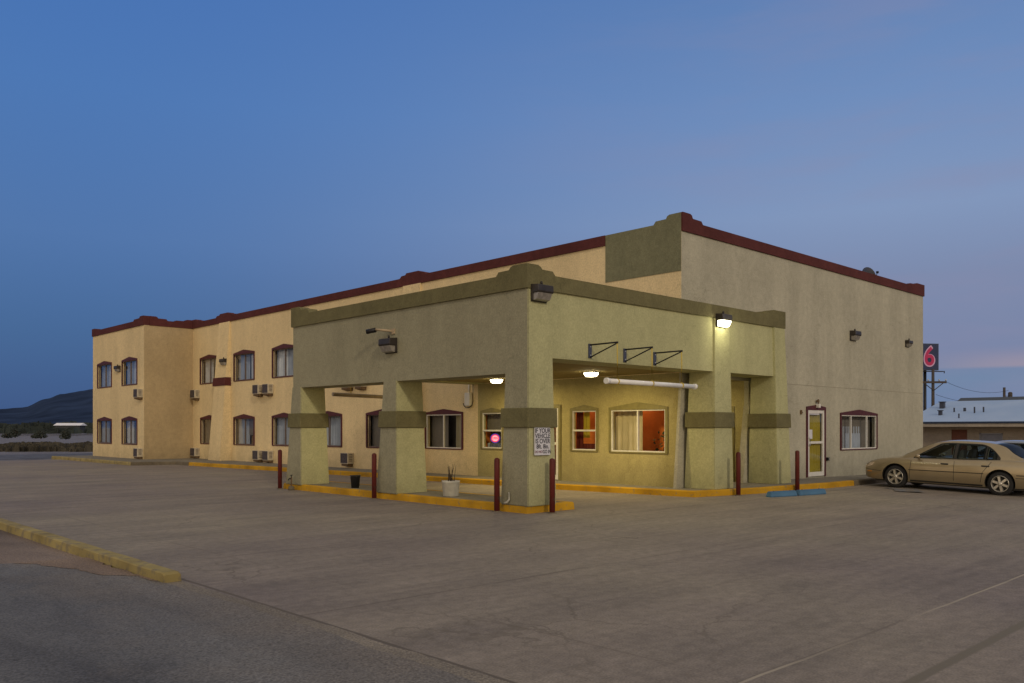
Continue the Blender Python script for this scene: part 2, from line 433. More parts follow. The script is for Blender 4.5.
def ragged(poly, step=.12, amp=.03):
    out = []
    for (x0, y0, j0), (x1, y1, j1) in zip(poly, poly[1:] + poly[:1]):
        L = math.hypot(x1 - x0, y1 - y0); n = max(1, int(L / step)) if j0 else 1
        for i in range(n):
            t = i / n; k = amp if j0 and i else 0
            nx, ny = (y1 - y0) / L, -(x1 - x0) / L
            x, y = x0 + (x1 - x0) * t, y0 + (y1 - y0) * t
            d = k * (pnoise(Vector((x * 1.7, y * 1.7, 3))) * 1.6 + pnoise(Vector((x * 7, y * 7, 8))) * .8)
            out.append((x + nx * d, y + ny * d))
    return out
def flat(poly, z):
    mb = MB(); mb.face([(x, y, z) for x, y in poly]); bmesh.ops.triangulate(mb.bm, faces=mb.bm.faces)
    return mb
struct('gravel', flat([(-40, -.4), (-7.76, -.4), (-7.76, 36), (-40, 36)], -.012), GRAV)
struct('asphalt_driveway', flat(ragged([(-40, .62, 1), (-9.0, .16, 1), (-8.3, -.22, 1), (-7.98, -1.0, 1), (-7.91, -2.6, 1), (-7.84, -5, 1), (-7.86, -7.5, 1), (-7.92, -14, 0), (-40, -14, 0)], .10, .02), .008), ASPH)
struct('gutter_strip', flat(ragged([(-8.02, -2.45, 1), (-7.74, -2.45, 1), (-7.70, -5, 1), (-7.70, -8, 1), (-7.74, -14, 0), (-8.1, -14, 1), (-8.06, -6, 1)], .08, .022), .004), GUTT)
struct('dirt_patch', flat(ragged([(-8.75, .0, 1), (-7.93, -.1, 1), (-7.90, -2.5, 1), (-7.99, -2.3, 1), (-8.30, -1.2, 1)], .08, .10), .012), DIRT)
struct('faded_paint', flat(ragged([(11.0, -2.55, 1), (12.1, -1.75, 1), (12.2, -2.4, 1), (11.3, -3.1, 1)], .1, .12), .006), worn_paint('faded blue paint', (.19, .20, .235), (.24, .21, .18), .52, .7))
struct('road', flat([(-300, 39.5), (300, 39.5), (300, 48.5), (-300, 48.5)], -.02), ROADM)
# wheel of weeds on the road bank, far scrub: nobody could count them
def tuft_mass(name, mat, boxes, n, size, seed):
    rr = random.Random(seed); mb = MB()
    for _ in range(n):
        x0, x1, y0, y1, hh = boxes[rr.randrange(len(boxes))]
        x, y = rr.uniform(x0, x1), rr.uniform(y0, y1); s = size * rr.uniform(.5, 1.3); h = hh * rr.uniform(.35, 1.1)
        a = rr.uniform(0, math.pi)
        z = gz(x, y) - .03
        for q in range(2):
            aa = a + q * 1.6; dx, dy = math.cos(aa) * s, math.sin(aa) * s
            mb.face([(x - dx, y - dy, z), (x + dx, y + dy, z), (x + dx * .6 + rr.uniform(-s, s) * .3, y + dy * .6, z + h * rr.uniform(.7, 1)), (x - dx * .5, y - dy * .5, z + h)])
    o = link(name, mb.mesh(name), mat); o['kind'] = 'stuff'
    return o

# ------------------------------------------------------------------ sidewalks and kerbs
def kerb_run(mb, pts, h=.15, wd=.15, closed=False):
    """pts on the outer bottom edge; inner side is on the left of the travel direction"""
    P = [Vector((x, y, 0)) for x, y in pts]; n = len(P); inn = []
    for i in range(n):
        a = P[i - 1] if (i > 0 or closed) else None; b = P[(i + 1) % n] if (i < n - 1 or closed) else None
        d1 = (P[i] - a).normalized() if a is not None else (b - P[i]).normalized()
        d2 = (b - P[i]).normalized() if b is not None else d1
        n1 = Vector((-d1.y, d1.x, 0)); n2 = Vector((-d2.y, d2.x, 0))
        m = (n1 + n2).normalized(); inn.append((m, 1 / max(.4, m.dot(n1))))
    rows = []
    for i in range(n):
        m, k = inn[i]; g = gz(P[i].x, P[i].y)
        prof = [(0, -.05), (.012, h - .025), (.032, h), (wd, h), (wd, -.05)]
        rows.append([mb.bm.verts.new(P[i] + m * (o * k) + Vector((0, 0, z + g))) for o, z in prof])
    R2 = list(zip(rows, rows[1:])) + ([(rows[-1], rows[0])] if closed else [])
    for a, b in R2:
        for j in range(5):
            mb.bm.faces.new([a[j], b[j], b[(j + 1) % 5], a[(j + 1) % 5]])
    if not closed:
        mb.bm.faces.new(rows[0]); mb.bm.faces.new(rows[-1][::-1])
def densify(pts, step=.6):
    out = []
    for a, b in zip(pts, pts[1:]):
        L = math.hypot(b[0] - a[0], b[1] - a[1]); k = max(1, int(L / step))
        out += [(a[0] + (b[0] - a[0]) * i / k, a[1] + (b[1] - a[1]) * i / k) for i in range(k)]
    return out + [pts[-1]]
main_line = [(4.02, 25.2), (4.48, 18.3), (4.95, 9), (5.15, 3.9), (5.62, .02), (7.7, -.42), (10.86, -.72), (12.4, -.76), (13.0, -.7)]
mb = MB(); kerb_run(mb, densify(main_line[:8])); struct('kerb', mb, YELLOW)
mb = MB(); kerb_run(mb, densify([(2.15, 38.5), (2.2, 27.0)])); struct('kerb', mb, YELLOWOLD)
mb = MB(); kerb_run(mb, [(2.2, 26.98), (3.98, 26.5), (4.0, 25.22)]); kerb_run(mb, densify([(12.42, -.76), (22.5, -.7)])); struct('kerb', mb, KERBC)
mb = MB()
top = [(4.13, 25.2), (4.6, 18.3), (5.07, 9), (5.27, 3.9), (5.72, .14), (7.72, -.30), (10.86, -.60), (12.4, -.64), (22.5, -.58), (22.5, 1.1), (9.6, 1.1), (9.6, 3.4), (7.2, 3.4), (7.2, 1.1), (6.5, 1.1), (6.5, 30.3), (4.1, 30.3), (4.1, 38.3), (2.27, 38.3), (2.32, 27.1), (4.1, 26.62)]
mb.face([(x, y, .147 + gz(x, y)) for x, y in top]); bmesh.ops.triangulate(mb.bm, faces=mb.bm.faces)
struct('sidewalk', mb, WALK)
mb = MB(); kerb_run(mb, [(0, 9.45), (0, 0), (1.36, 0), (1.36, 9.45)], closed=True, h=.155, wd=.14); struct('kerb', mb, YELLOW)
mb = MB(); mb.face([(.1, .1, .152), (1.26, .1, .152), (1.26, 9.35, .152), (.1, 9.35, .152)]); struct('traffic_island', mb, WALK)
# yellow kerb by the gravel, with a chipped end
mb = MB()
pr_ = [(-.002, -.05), (.010, .098), (.024, .108), (.176, .108), (.19, .096), (.20, -.05)]
ys = [-2.55, -2.5] + [-2.4 + .35 * i for i in range(70)]
rows = []
for y in ys:
    j = pnoise(Vector((y * 1.3, 0, 0))) * .012
    k = .8 if y == -2.55 else 1
    rows.append([mb.bm.verts.new((-7.74 - o + j, y, z * (k if z > 0 else 1) + (pnoise(Vector((y * 2, o * 9, 4))) * .006))) for o, z in pr_])
for a, b in zip(rows, rows[1:]):
    for q in range(5): mb.bm.faces.new([a[q], b[q], b[q + 1], a[q + 1]])
mb.bm.faces.new(rows[0]); mb.bm.faces.new(rows[-1][::-1])
struct('kerb', mb, YELLOWOLD)

# ------------------------------------------------------------------ windows and doors
def curtain(f, u0, u1, z0, z1, w, amp=.025, per=.16, seed=0):
    mb = MB(); n = max(8, int((u1 - u0) / per * 8)); pv = None
    for i in range(n + 1):
        u = u0 + (u1 - u0) * i / n
        ww = w + amp * math.sin(2 * math.pi * (u / per + .25 * math.sin(u * 5 + seed)))
        a, b = mb.bm.verts.new(f(u, ww, z0)), mb.bm.verts.new(f(u, ww * .6 + w * .4, z1))
        if pv:
            fc = mb.bm.faces.new([pv[0], a, b, pv[1]]); fc.smooth = True
        pv = (a, b)
    return mb
def window(bld, f, u0, u1, z0, zs, peak, trim, frame, bars, curtains, dark=True, gl=None, tw=.075):
    """u0..u1 outer trim, z0 sill, zs height of the trim at the sides, peak its middle; returns the hole"""
    a, b = u0 + tw, u1 - tw; um = (u0 + u1) / 2; zt = zs - tw * .9
    mb = MB()
    fbox(mb, f, u0, a, -.02, .032, z0, zt); fbox(mb, f, b, u1, -.02, .032, z0, zt)
    mb.prism([f(u0, -.02, zt), f(u1, -.02, zt), f(u1, -.02, zs), f(um, -.02, peak), f(u0, -.02, zs)],
             [f(u0, .035, zt), f(u1, .035, zt), f(u1, .035, zs), f(um, .035, peak), f(u0, .035, zs)])
    fbox(mb, f, u0 + .01, u1 - .01, -.02, .022, z0 - .035, z0)
    win = part('window', mb, trim, bld)
    mb = MB(); t = .035; q_ = .06 if frame is WHITEP else 0
    fbox(mb, f, a, b, -.10 + q_, -.05 + q_, z0, z0 + t); fbox(mb, f, a, b, -.10 + q_, -.05 + q_, zt - t, zt)
    fbox(mb, f, a, a + t, -.10 + q_, -.05 + q_, z0 + t, zt - t); fbox(mb, f, b - t, b, -.10 + q_, -.05 + q_, z0 + t, zt - t)
    for k, kind in bars:
        if kind == 'v':
            u = a + (b - a) * k; fbox(mb, f, u - .022, u + .022, -.098 + q_, -.042 + q_, z0 + t, zt - t)
        else:
            z = z0 + (zt - z0) * k; fbox(mb, f, a + t, b - t, -.098 + q_, -.042 + q_, z - .024, z + .024)
    part('frame', mb, frame, win)
    mb = MB(); mb.face([f(a + .01, q_ - .075, z0 + .01), f(b - .01, q_ - .075, z0 + .01), f(b - .01, q_ - .075, zt - .01), f(a + .01, q_ - .075, zt - .01)])
    part('pane', mb, gl or GLASS, win)
    for (k0, k1, m_, zz0, zz1) in curtains:
        part('curtain', curtain(f, a - .05 + (b - a + .1) * k0, a - .05 + (b - a + .1) * k1, z0 - .04 + (zt - z0) * zz0, z0 + .05 + (zt - z0) * zz1, -.24 if m_ is not WOODBOX else -.36,
             seed=u0, amp=.028 if m_ not in (WOODBOX, CURTD) else .004), m_, win)
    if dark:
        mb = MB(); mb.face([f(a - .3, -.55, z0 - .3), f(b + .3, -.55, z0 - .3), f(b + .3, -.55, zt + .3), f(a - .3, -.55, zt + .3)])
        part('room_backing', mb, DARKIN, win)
    return (a, b, z0, zt)

X1, Y1, YB, XW, YE, XE, ZB, ZT = 6.33, .9, 30.15, 3.94, 37.5, 21.83, 6.6, 6.88
bld = thing('motel_building', 'long two storey cream stucco motel with maroon parapet band and a taller tan side wall', 'building', (X1, Y1, 0))
fL = mapper('X', X1); fR = mapper('Y', Y1); fW = mapper('X', XW); fWY = mapper('Y', YB)
hL, hR, hW = [], [], []
full = [(.0, 1.0, CURTW, 0, 1)]
C2 = [(.5, 'v')]
def room(f, hl, u0, u1, z, cur, fr=ALUDK): hl.append(window(bld, f, u0, u1, z, z + 1.15 + .1, z + 1.38, MAROONP, fr, C2, cur))
# upper floor
room(fL, hL, 27.2, 29.3, 3.82, [(0, .46, CURT, 0, 1), (.5, 1, CURTW, 0, 1)])
room(fL, hL, 23.6, 25.65, 3.82, [(0, .4, CURTW, 0, 1), (.42, 1, CURT, 0, 1)])
room(fL, hL, 19.95, 22.0, 3.82, [(0, .55, CURT, 0, 1), (.55, 1, CURTW, 0, 1)])
# ground floor
room(fL, hL, 27.2, 29.25, .90, [(0, .3, CURT, 0, 1), (.5, 1, CURTD, 0, 1)])
room(fL, hL, 23.6, 25.65, .90, [(0, .5, WOODBOX, 0, .45), (0, .5, CURTD, .4, 1), (.48, 1, CURT, 0, 1)])
room(fL, hL, 19.95, 22.0, .92, [(0, .25, CURTW, 0, 1), (.3, 1, CURT, 0, 1)])
room(fL, hL, 16.48, 18.5, .94, [(0, .62, CURT, 0, 1), (.7, 1, CURTW, 0, 1)])
room(fL, hL, 12.85, 14.85, .95, [(0, .6, CURT, 0, 1), (.5, 1, CURTD, 0, 1)])
hL.append(window(bld, fL, 9.33, 11.32, .98, 2.17, 2.28, MAROONP, WHITEP, C2, [(.0, .32, CURTB, 0, 1), (.53, 1.0, CURTD, 0, 1)]))
hL.append(window(bld, fL, 7.42, 8.47, 1.02, 2.19, 2.28, OLIVEP, WHITEP, [(.5, 'h')], [(.0, 1, CURTD, .5, 1), (0, 1, CURT, -.1, .1)]))
# wing
for u0, u1 in ((31.0, 33.1), (34.55, 36.75)):
    room(fW, hW, u0, u1, 3.80, [(0, .5, CURTW, 0, 1), (.52, 1, CURT, 0, 1)])
    room(fW, hW, u0, u1, .86, [(0, .45, CURT, 0, 1), (.5, 1, CURTW, 0, 1)] if u0 < 33 else [(0, .4, CURTD, 0, 1), (.5, 1, CURT, 0, 1)])
# office windows on the lit wall
hL.append(window(bld, fL, 3.62, 4.66, 1.03, 2.2, 2.29, OLIVEP, WHITEP, [(.5, 'h')], [(.52, .72, CURTY, .35, 1.0), (.74, 1.0, CURTR, 0, 1), (.0, .06, CURTR, 0, 1), (.1, 1, CURTR, -.1, .12)], dark=False, gl=GLASSCLEAR))
hL.append(window(bld, fL, 1.30, 3.24, 1.02, 2.2, 2.33, OLIVEP, WHITEP, C2, [(.505, 1.04, CURTB, 0, 1), (0, .09, CURTR, 0, 1)], dark=False, gl=GLASSCLEAR))
# right wall window
hR.append(window(bld, fR, 15.0, 17.78, .96, 2.14, 2.26, MAROONP, WHITEP, [(.27, 'v'), (.72, 'v')], [(0, .30, CURTD, 0, 1), (.24, .76, CURTD, .5, 1), (.25, .72, CURT, -.1, .62), (.72, 1.02, CURTD, 0, 1)]))
def door(f, u0, u1, z0, zt, trim, peak, frame, inside, hinge, glassm, trw=.09):
    a, b = u0 + trw, u1 - trw; um = (u0 + u1) / 2
    mb = MB()
    fbox(mb, f, u0, a, -.02, .03, z0, zt); fbox(mb, f, b, u1, -.02, .03, z0, zt)
    mb.prism([f(u0, -.02, zt), f(u1, -.02, zt), f(u1, -.02, zt + .1), f(um, -.02, peak), f(u0, -.02, zt + .1)],
             [f(u0, .033, zt), f(u1, .033, zt), f(u1, .033, zt + .1), f(um, .033, peak), f(u0, .033, zt + .1)])
    d = part('door', mb, trim, bld)
    mb = MB(); s = .10
    fbox(mb, f, a, a + s, -.03, .015, z0 + .02, zt); fbox(mb, f, b - s, b, -.03, .015, z0 + .02, zt)
    fbox(mb, f, a + s, b - s, -.03, .015, zt - s, zt); fbox(mb, f, a + s, b - s, -.03, .015, z0 + .02, z0 + .02 + s * 1.3)
    fbox(mb, f, a + s, b - s, -.028, .02, z0 + 1.02, z0 + 1.09)
    part('leaf_frame', mb, frame, d)
    mb = MB(); mb.face([f(a + .05, -.01, z0 + .1), f(b - .05, -.01, z0 + .1), f(b - .05, -.01, zt - .05), f(a + .05, -.01, zt - .05)])
    part('pane', mb, glassm, d)
    if inside: part('curtain', curtain(f, a + .03, b - .03, z0 + .05, zt, -.10, .03, .17), inside, d)
    uh = (b - .06) if hinge == 'a' else (a + .06)
    mb = MB(); mb.tube([f(uh, .0, z0 + .95), f(uh, .07, z0 + .97), f(uh, .07, z0 + 1.18), f(uh, .0, z0 + 1.2)], .014, 8)
    part('handle', mb, ALU, d)
    return (a, b, z0, zt), d
h, d1 = door(fR, 12.76, 14.0, .15, 2.2, MAROONP, 2.36, WHITEP, CURTY, 'b', GLASS); hR.append(h)
h, d2 = door(fL, 5.02, 6.12, .15, 2.22, OLIVEP, 2.36, WHITEP, None, 'a', GLASSCLEAR); hL.append(h)
mb = MB(); fbox(mb, fR, 12.99, 13.17, -.006, -.002, 1.32, 1.60); part('notice', mb, SIGNW, d1); mb = MB(); fbox(mb, fR, 13.0, 13.62, -.006, -.002, 2.06, 2.14); part('notice', mb, SIGNW, d1)
# walls
mb = MB(); wall_sheet(mb, fL, 8.62, YB, 0, ZB, [x for x in hL if x[0] > 7.9 or x[0] > 8.6]); part('wall', mb, CREAMLIT, bld)
mb = MB(); wall_sheet(mb, fL, Y1, 8.62, 3.04, ZB); part('wall', mb, CREAMLIT, bld)
mb = MB(); wall_sheet(mb, fL, Y1, 8.62, 0, 3.04, [x for x in hL if x[1] < 8.6]); part('wall', mb, OFFICE, bld, label='olive yellow office wall under the canopy')
RX0, RX1, RY, RZ = 7.25, 9.5, 3.3, 2.95
mb = MB(); wall_sheet(mb, fR, X1, XE, 0, ZB, hR + [(RX0, RX1, .0, RZ)], depth=.14); part('wall', mb, TAN, bld, label='tall tan stucco side wall')
mb = MB()
mb.face([(RX0, Y1 + .14, 0), (RX0, RY, 0), (RX0, RY, RZ), (RX0, Y1 + .14, RZ)]); mb.face([(RX0, RY, 0), (RX1, RY, 0), (RX1, RY, RZ), (RX0, RY, RZ)])
fE = mapper('X', RX1)
h, d3 = door(fE, 1.34, 2.5, .15, 2.16, OLIVEP, 2.28, WHITEP, None, 'b', GLASS)
wall_sheet(mb, fE, Y1 + .14, RY, 0, RZ, [h])
mb.face([(RX0, Y1 + .14, RZ), (RX1, Y1 + .14, RZ), (RX1, RY, RZ), (RX0, RY, RZ)])
part('entry_recess', mb, OFFICE, bld)
mb = MB(); mb.box(RX1 + .3, RX1 + .35, 1.2, 2.7, 0, 2.4); part('recess_backing', mb, ORANGE, bld)
mb = MB(); wall_sheet(mb, fW, YB, YE, 0, ZB, hW); part('wall', mb, CREAMLIT, bld, label='cream projecting wing at the far end')
mb = MB(); wall_sheet(mb, fWY, XW, X1, 0, ZB); part('wall', mb, CREAMSHADE, bld, label='cream end wall of the wing with its shade in the colour')
mb = MB(); mb.face([(XE, Y1, 0), (XE, YE, 0), (XE, YE, ZB), (XE, Y1, ZB)]); mb.face([(XW, YE, 0), (XE, YE, 0), (XE, YE, ZB), (XW, YE, ZB)]); part('wall', mb, TAN, bld)
mb = MB(); mb.face([(X1, Y1, 6.55), (XE, Y1, 6.55), (XE, YE, 6.55), (XW, YE, 6.55), (XW, YB, 6.55), (X1, YB, 6.55)]); part('roof', mb, ROOFM, bld)
mb = MB(); fbox(mb, fR, 9.9, XE - .02, -.01, .004, 2.935, 2.95); part('control_joint', mb, plain('joint shadow', (.30, .28, .21), .9), bld)
# parapet coping with stepped bumps
def steps(u, sgn, zt, lvl1, lvl2, w1, w2):   # from the flat top up to a corner at u
    return [(u + sgn * (w2 + .07), zt), (u + sgn * w2, lvl1), (u + sgn * (w1 + .06), lvl1 + .005), (u + sgn * (w1 + .02), lvl2 - .03), (u + sgn * (w1 - .05), lvl2), (u, lvl2)]
def bumpat(c, hw, zt, up): return [(c - hw - .12, zt), (c - hw, zt + up * .55), (c - hw * .66, zt + up * .6), (c - hw * .55, zt + up), (c + hw * .55, zt + up), (c + hw * .66, zt + up * .6), (c + hw, zt + up * .55), (c + hw + .12, zt)]
mb = MB(); pts = steps(YB + .04, -1, ZT, 6.94, 7.03, .5, 1.0)
pts = [(3.37, ZT)] + bumpat(12.0, .62, ZT, .15) + bumpat(26.6, .75, ZT, .15) + pts
profile_strip(mb, fL, pts, ZB, -.25, .045); part('coping', mb, MAROON, bld)
mb = MB(); pts = steps(X1 - .0, 1, ZT, 6.96, 7.07, .38, .82) [::-1] + steps(XE + .03, -1, ZT, 6.95, 7.02, .75, 1.3)
profile_strip(mb, fR, pts, ZB, -.25, .045); part('coping', mb, MAROON, bld)
mb = MB(); pts = steps(YB + .0, 1, ZT, 6.96, 7.05, .45, 1.2)[::-1] + steps(YE + .04, -1, ZT, 6.94, 7.0, .5, .9)
profile_strip(mb, fW, pts, ZB, -.25, .045); part('coping', mb, MAROON, bld)
mb = MB(); pts = steps(XW + .25, 1, ZT, 6.96, 7.05, .35, .8)[::-1] + steps(X1 - .05, -1, ZT, 6.94, 7.02, .3, .8)
profile_strip(mb, fWY, pts, ZB, -.25, .04); part('coping', mb, MAROON, bld)
mb = MB(); mb.box(XE - .25, XE + .045, Y1 + .26, YE, ZB, ZT); part('coping', mb, MAROON, bld)
mb = MB(); mb.box(XW + .26, XE - .26, YE - .25, YE + .04, ZB, ZT); part('coping', mb, MAROON, bld)
mb = MB(); fP = mapper('X', X1 - .003)
pts = steps(Y1 + .004, 1, ZT, 6.966, 7.066, .40, .78)[::-1] + [(3.365, ZT)]
profile_strip(mb, fP, pts, 5.6, -.24, .012); part('upper_panel', mb, PANELG, bld, label='grey green panel at the top corner')
# battered pilasters
def pilaster(ya, yb, batter, band=None, zt=ZB, yo=.12):
    mb = MB()
    mb.hexa([(X1 - batter, ya, 0), (X1 + .1, ya, 0), (X1 + .1, yb, 0), (X1 - batter, yb, 0), (X1 - .05, ya + yo * .3, zt), (X1 + .1, ya + yo * .3, zt), (X1 + .1, yb - yo, zt), (X1 - .05, yb - yo, zt)])
    p = part('pilaster', mb, CREAMLIT, bld)
    if band:
        z0, z1 = band; k = lambda z: batter + (.05 - batter) * z / zt
        mb = MB(); e = .035
        mb.hexa([(X1 - k(z0) - e, ya - e + .02, z0), (X1 + .02, ya - e + .02, z0), (X1 + .02, yb + e, z0), (X1 - k(z0) - e, yb + e, z0), (X1 - k(z1) - e, ya - e + .02, z1), (X1 + .02, ya - e + .02, z1), (X1 + .02, yb + e, z1), (X1 - k(z1) - e, yb + e, z1)])
        part('band', mb, MAROON, p)
pilaster(25.95, 27.2, .55, (3.62, 4.0))
pilaster(11.5, 12.65, .55)
mb = MB()   # battered corner piers beside the entry recess
mb.hexa([(6.06, .872, 0), (7.25, .872, 0), (7.25, .95, 0), (6.04, .95, 0), (6.318, .872, 3.03), (7.25, .872, 3.03), (7.25, .95, 3.03), (6.318, .95, 3.03)])
part('pilaster', mb, TAN, bld)
mb = MB(); mb.hexa([(9.14, .874, 0), (10.3, .874, 0), (10.3, 1.06, 0), (9.14, 1.06, 0), (9.62, .874, 3.03), (10.3, .874, 3.03), (10.3, 1.06, 3.03), (9.62, 1.06, 3.03)])
part('pilaster', mb, TAN, bld)
# lobby behind the office windows
mb = MB(); mb.face([(7.2, 1.0, 0), (7.2, 8.6, 0), (7.2, 8.6, 3), (7.2, 1.0, 3)]); mb.face([(6.48, 8.6, 0), (7.2, 8.6, 0), (7.2, 8.6, 3), (6.48, 8.6, 3)]); mb.face([(6.48, 1.05, 0), (7.2, 1.05, 0), (7.2, 1.05, 3), (6.48, 1.05, 3)])
part('lobby_wall', mb, ORANGE, bld)
mb = MB(); mb.face([(6.4, 1, .2), (7.2, 1, .2), (7.2, 8.6, .2), (6.4, 8.6, .2)]); part('lobby_floor', mb, ROOMFL, bld)
mb = MB(); mb.face([(6.4, 1, 2.8), (7.2, 1, 2.8), (7.2, 8.6, 2.8), (6.4, 8.6, 2.8)]); part('lobby_ceiling', mb, CEIL, bld)
def light(name, typ, loc, energy, color, size=.1, rot=None):
    d = bpy.data.lights.new(name, typ); d.energy = energy; d.color = color
    if typ == 'POINT': d.shadow_soft_size = size
    if typ == 'AREA': d.size = size
    if typ == 'SPOT': d.shadow_soft_size = size; d.spot_size = R(140); d.spot_blend = .8
    o = bpy.data.objects.new(name, d); col.objects.link(o); o.location = loc
    if rot: o.rotation_euler = rot
    return o
light('lobby_lamp', 'POINT', (6.85, 2.9, 2.5), 9, (1, .62, .32), .12)
light('lobby_lamp', 'POINT', (6.85, 5.0, 2.5), 9, (1, .62, .32), .12)

# indoor plant behind the big office window
pl = thing('potted_plant', 'bushy dark indoor plant behind the glass of the big office window', 'plant', (6.75, 1.75, .2))
mb = MB(); mb.lathe([(.12, 0), (.16, .45), (.13, .47)], 14); part('pot', mb, POTB, pl, False)
mb = MB(); rr = random.Random(3)
for i in range(110):
    a = rr.uniform(0, 6.3); h = rr.uniform(.5, 1.35); r = rr.uniform(.02, .26)
    p = Vector((math.cos(a) * r * .8, math.sin(a) * r, h)); q = Vector((rr.uniform(-.1, .1), rr.uniform(-.1, .1), rr.uniform(-.04, .1))); w = Vector((q.y, -q.x, .03)) * .4
    mb.face([p, p + q * .5 + w, p + q, p + q * .5 - w])
part('foliage', mb, LEAF, pl, False)

# ------------------------------------------------------------------ canopy
can = thing('entrance_canopy', 'olive stucco drive-through canopy on four battered columns with dark olive bands', 'canopy', (0, 0, 0))
BZ, RZB, CZ, CT = 2.72, 3.03, 4.34, 4.65
XC, YC = 9.74, 8.90
mb = MB(); mb.hexa([(0, .0, BZ), (.74, .74, BZ), (.74, YC, BZ), (0, YC, BZ), (0, 0, CZ), (.74, .74, CZ), (.74, YC, CZ), (0, YC, CZ)]); part('beam', mb, OLIVEDIM, can)
mb = MB(); mb.hexa([(.0, .0, RZB), (9.66, 0, RZB), (9.66, .74, RZB), (.74, .74, RZB), (.0, .0, CZ), (9.66, 0, CZ), (9.66, .74, CZ), (.74, .74, CZ)])
part('beam', mb, OLIVE, can)
mb = MB(); mb.box(.74, 6.32, YC - .6, YC, RZB, CZ); part('beam', mb, OLIVE, can)
mb = MB(); mb.box(6.32, 9.66, .74, .87, RZB, CZ); part('beam', mb, OLIVE, can)
mb = MB(); mb.box(.74, 6.325, .74, YC - .6, 3.06, 3.2); mb.box(6.325, 9.6, .74, .87, 3.032, 3.06); part('ceiling', mb, CEIL, can)
mb = MB(); mb.box(.7, 6.32, .7, YC - .1, 4.2, 4.3); part('roof', mb, ROOFM, can)
fA = mapper('X', 0); fB = mapper('Y', 0)
mb = MB(); profile_strip(mb, fA, [(.251, 4.81)] + steps(-.04, 1, CT, 4.73, 4.81, .44, .80)[::-1][1:] + steps(YC + .04, -1, CT, 4.76, 4.85, .45, .85), CZ, -.25, .045); part('coping', mb, DKOLIVE, can)
mb = MB(); profile_strip(mb, fB, steps(-.045, 1, CT, 4.73, 4.81, .36, .72)[::-1] + steps(XC + .06, -1, CT, 4.72, 4.79, .68, 1.05), CZ, -.25, .045); part('coping', mb, DKOLIVE, can)
mb = MB(); mb.box(.26, 6.30, YC - .2, YC + .035, CZ, CT); part('coping', mb, DKOLIVE, can)
mb = MB(); mb.box(XC - .2, XC + .055, .26, .87, CZ, CT); part('coping', mb, DKOLIVE, can)
def column(x0, y0, x1t, y1t, x1b, y1b, zt, face=OLIVEDIM, up=None, x0b=None):
    x0b = x0 if x0b is None else x0b
    def ring(t, z, e=0): # t=0 bottom, 1 top
        xa = x0b + (x0 - x0b) * t; xb = x1b + (x1t - x1b) * t; yb = y1b + (y1t - y1b) * t
        return [(xa - e, y0 - e, z), (xb + e, y0 - e, z), (xb + e, yb + e, z), (xa - e, yb + e, z)]
    mb = MB(); mb.prism(ring(0, .14), ring(1, zt)); mb.bevel(.015, 2); c = part('column', mb, face, can)
    if face is OLIVEDIM:
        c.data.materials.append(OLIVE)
        for p in c.data.polygons: p.material_index = 0 if p.normal.x < -.5 else 1  # -X face takes the dimmed olive, its shade set in colour
    z0, z1 = 1.66, 2.04
    mb = MB(); mb.prism(ring((z0 - .14) / (zt - .14), z0, .045), ring((z1 - .14) / (zt - .14), z1, .045)); mb.bevel(.012); part('collar', mb, DKOLIVE, c)
    return c
E_ = .02
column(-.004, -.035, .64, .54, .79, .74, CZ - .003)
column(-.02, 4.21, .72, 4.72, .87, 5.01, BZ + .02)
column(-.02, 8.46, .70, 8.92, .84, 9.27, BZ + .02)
column(6.36, -.045, 7.03, .62, 7.22, .84, CZ - .003, OLIVE)
column(9.19, -.045, 9.76, .62, 10.12, .84, CZ - .003, OLIVE, x0b=9.37)

# canopy lamps
def ceiling_lamp(x, y, label, zc=3.06, power=62):
    t = thing('ceiling_lamp', label, 'ceiling light', (x, y, zc), group='lit lamps under the canopy ceiling')
    mb = MB(); mb.box(-.165, .165, -.165, .165, -.03, 0); mb.bevel(.008); part('housing', mb, BRONZE, t, False)
    mb = MB(); mb.hexa([(-.11, -.11, -.125), (.11, -.11, -.125), (.11, .11, -.125), (-.11, .11, -.125), (-.145, -.145, -.03), (.145, -.145, -.03), (.145, .145, -.03), (-.145, .145, -.03)]); mb.bevel(.02, 2); part('diffuser', mb, CEILLIT, t, False)
    light('lamp_light', 'AREA', (x, y, zc - .14), power, (1, .79, .36), .26)
ceiling_lamp(4.95, 6.25, 'lit square ceiling lamp nearer the white pot and the neon window')
ceiling_lamp(4.62, 2.40, 'lit square ceiling lamp in front of the orange lit office windows')

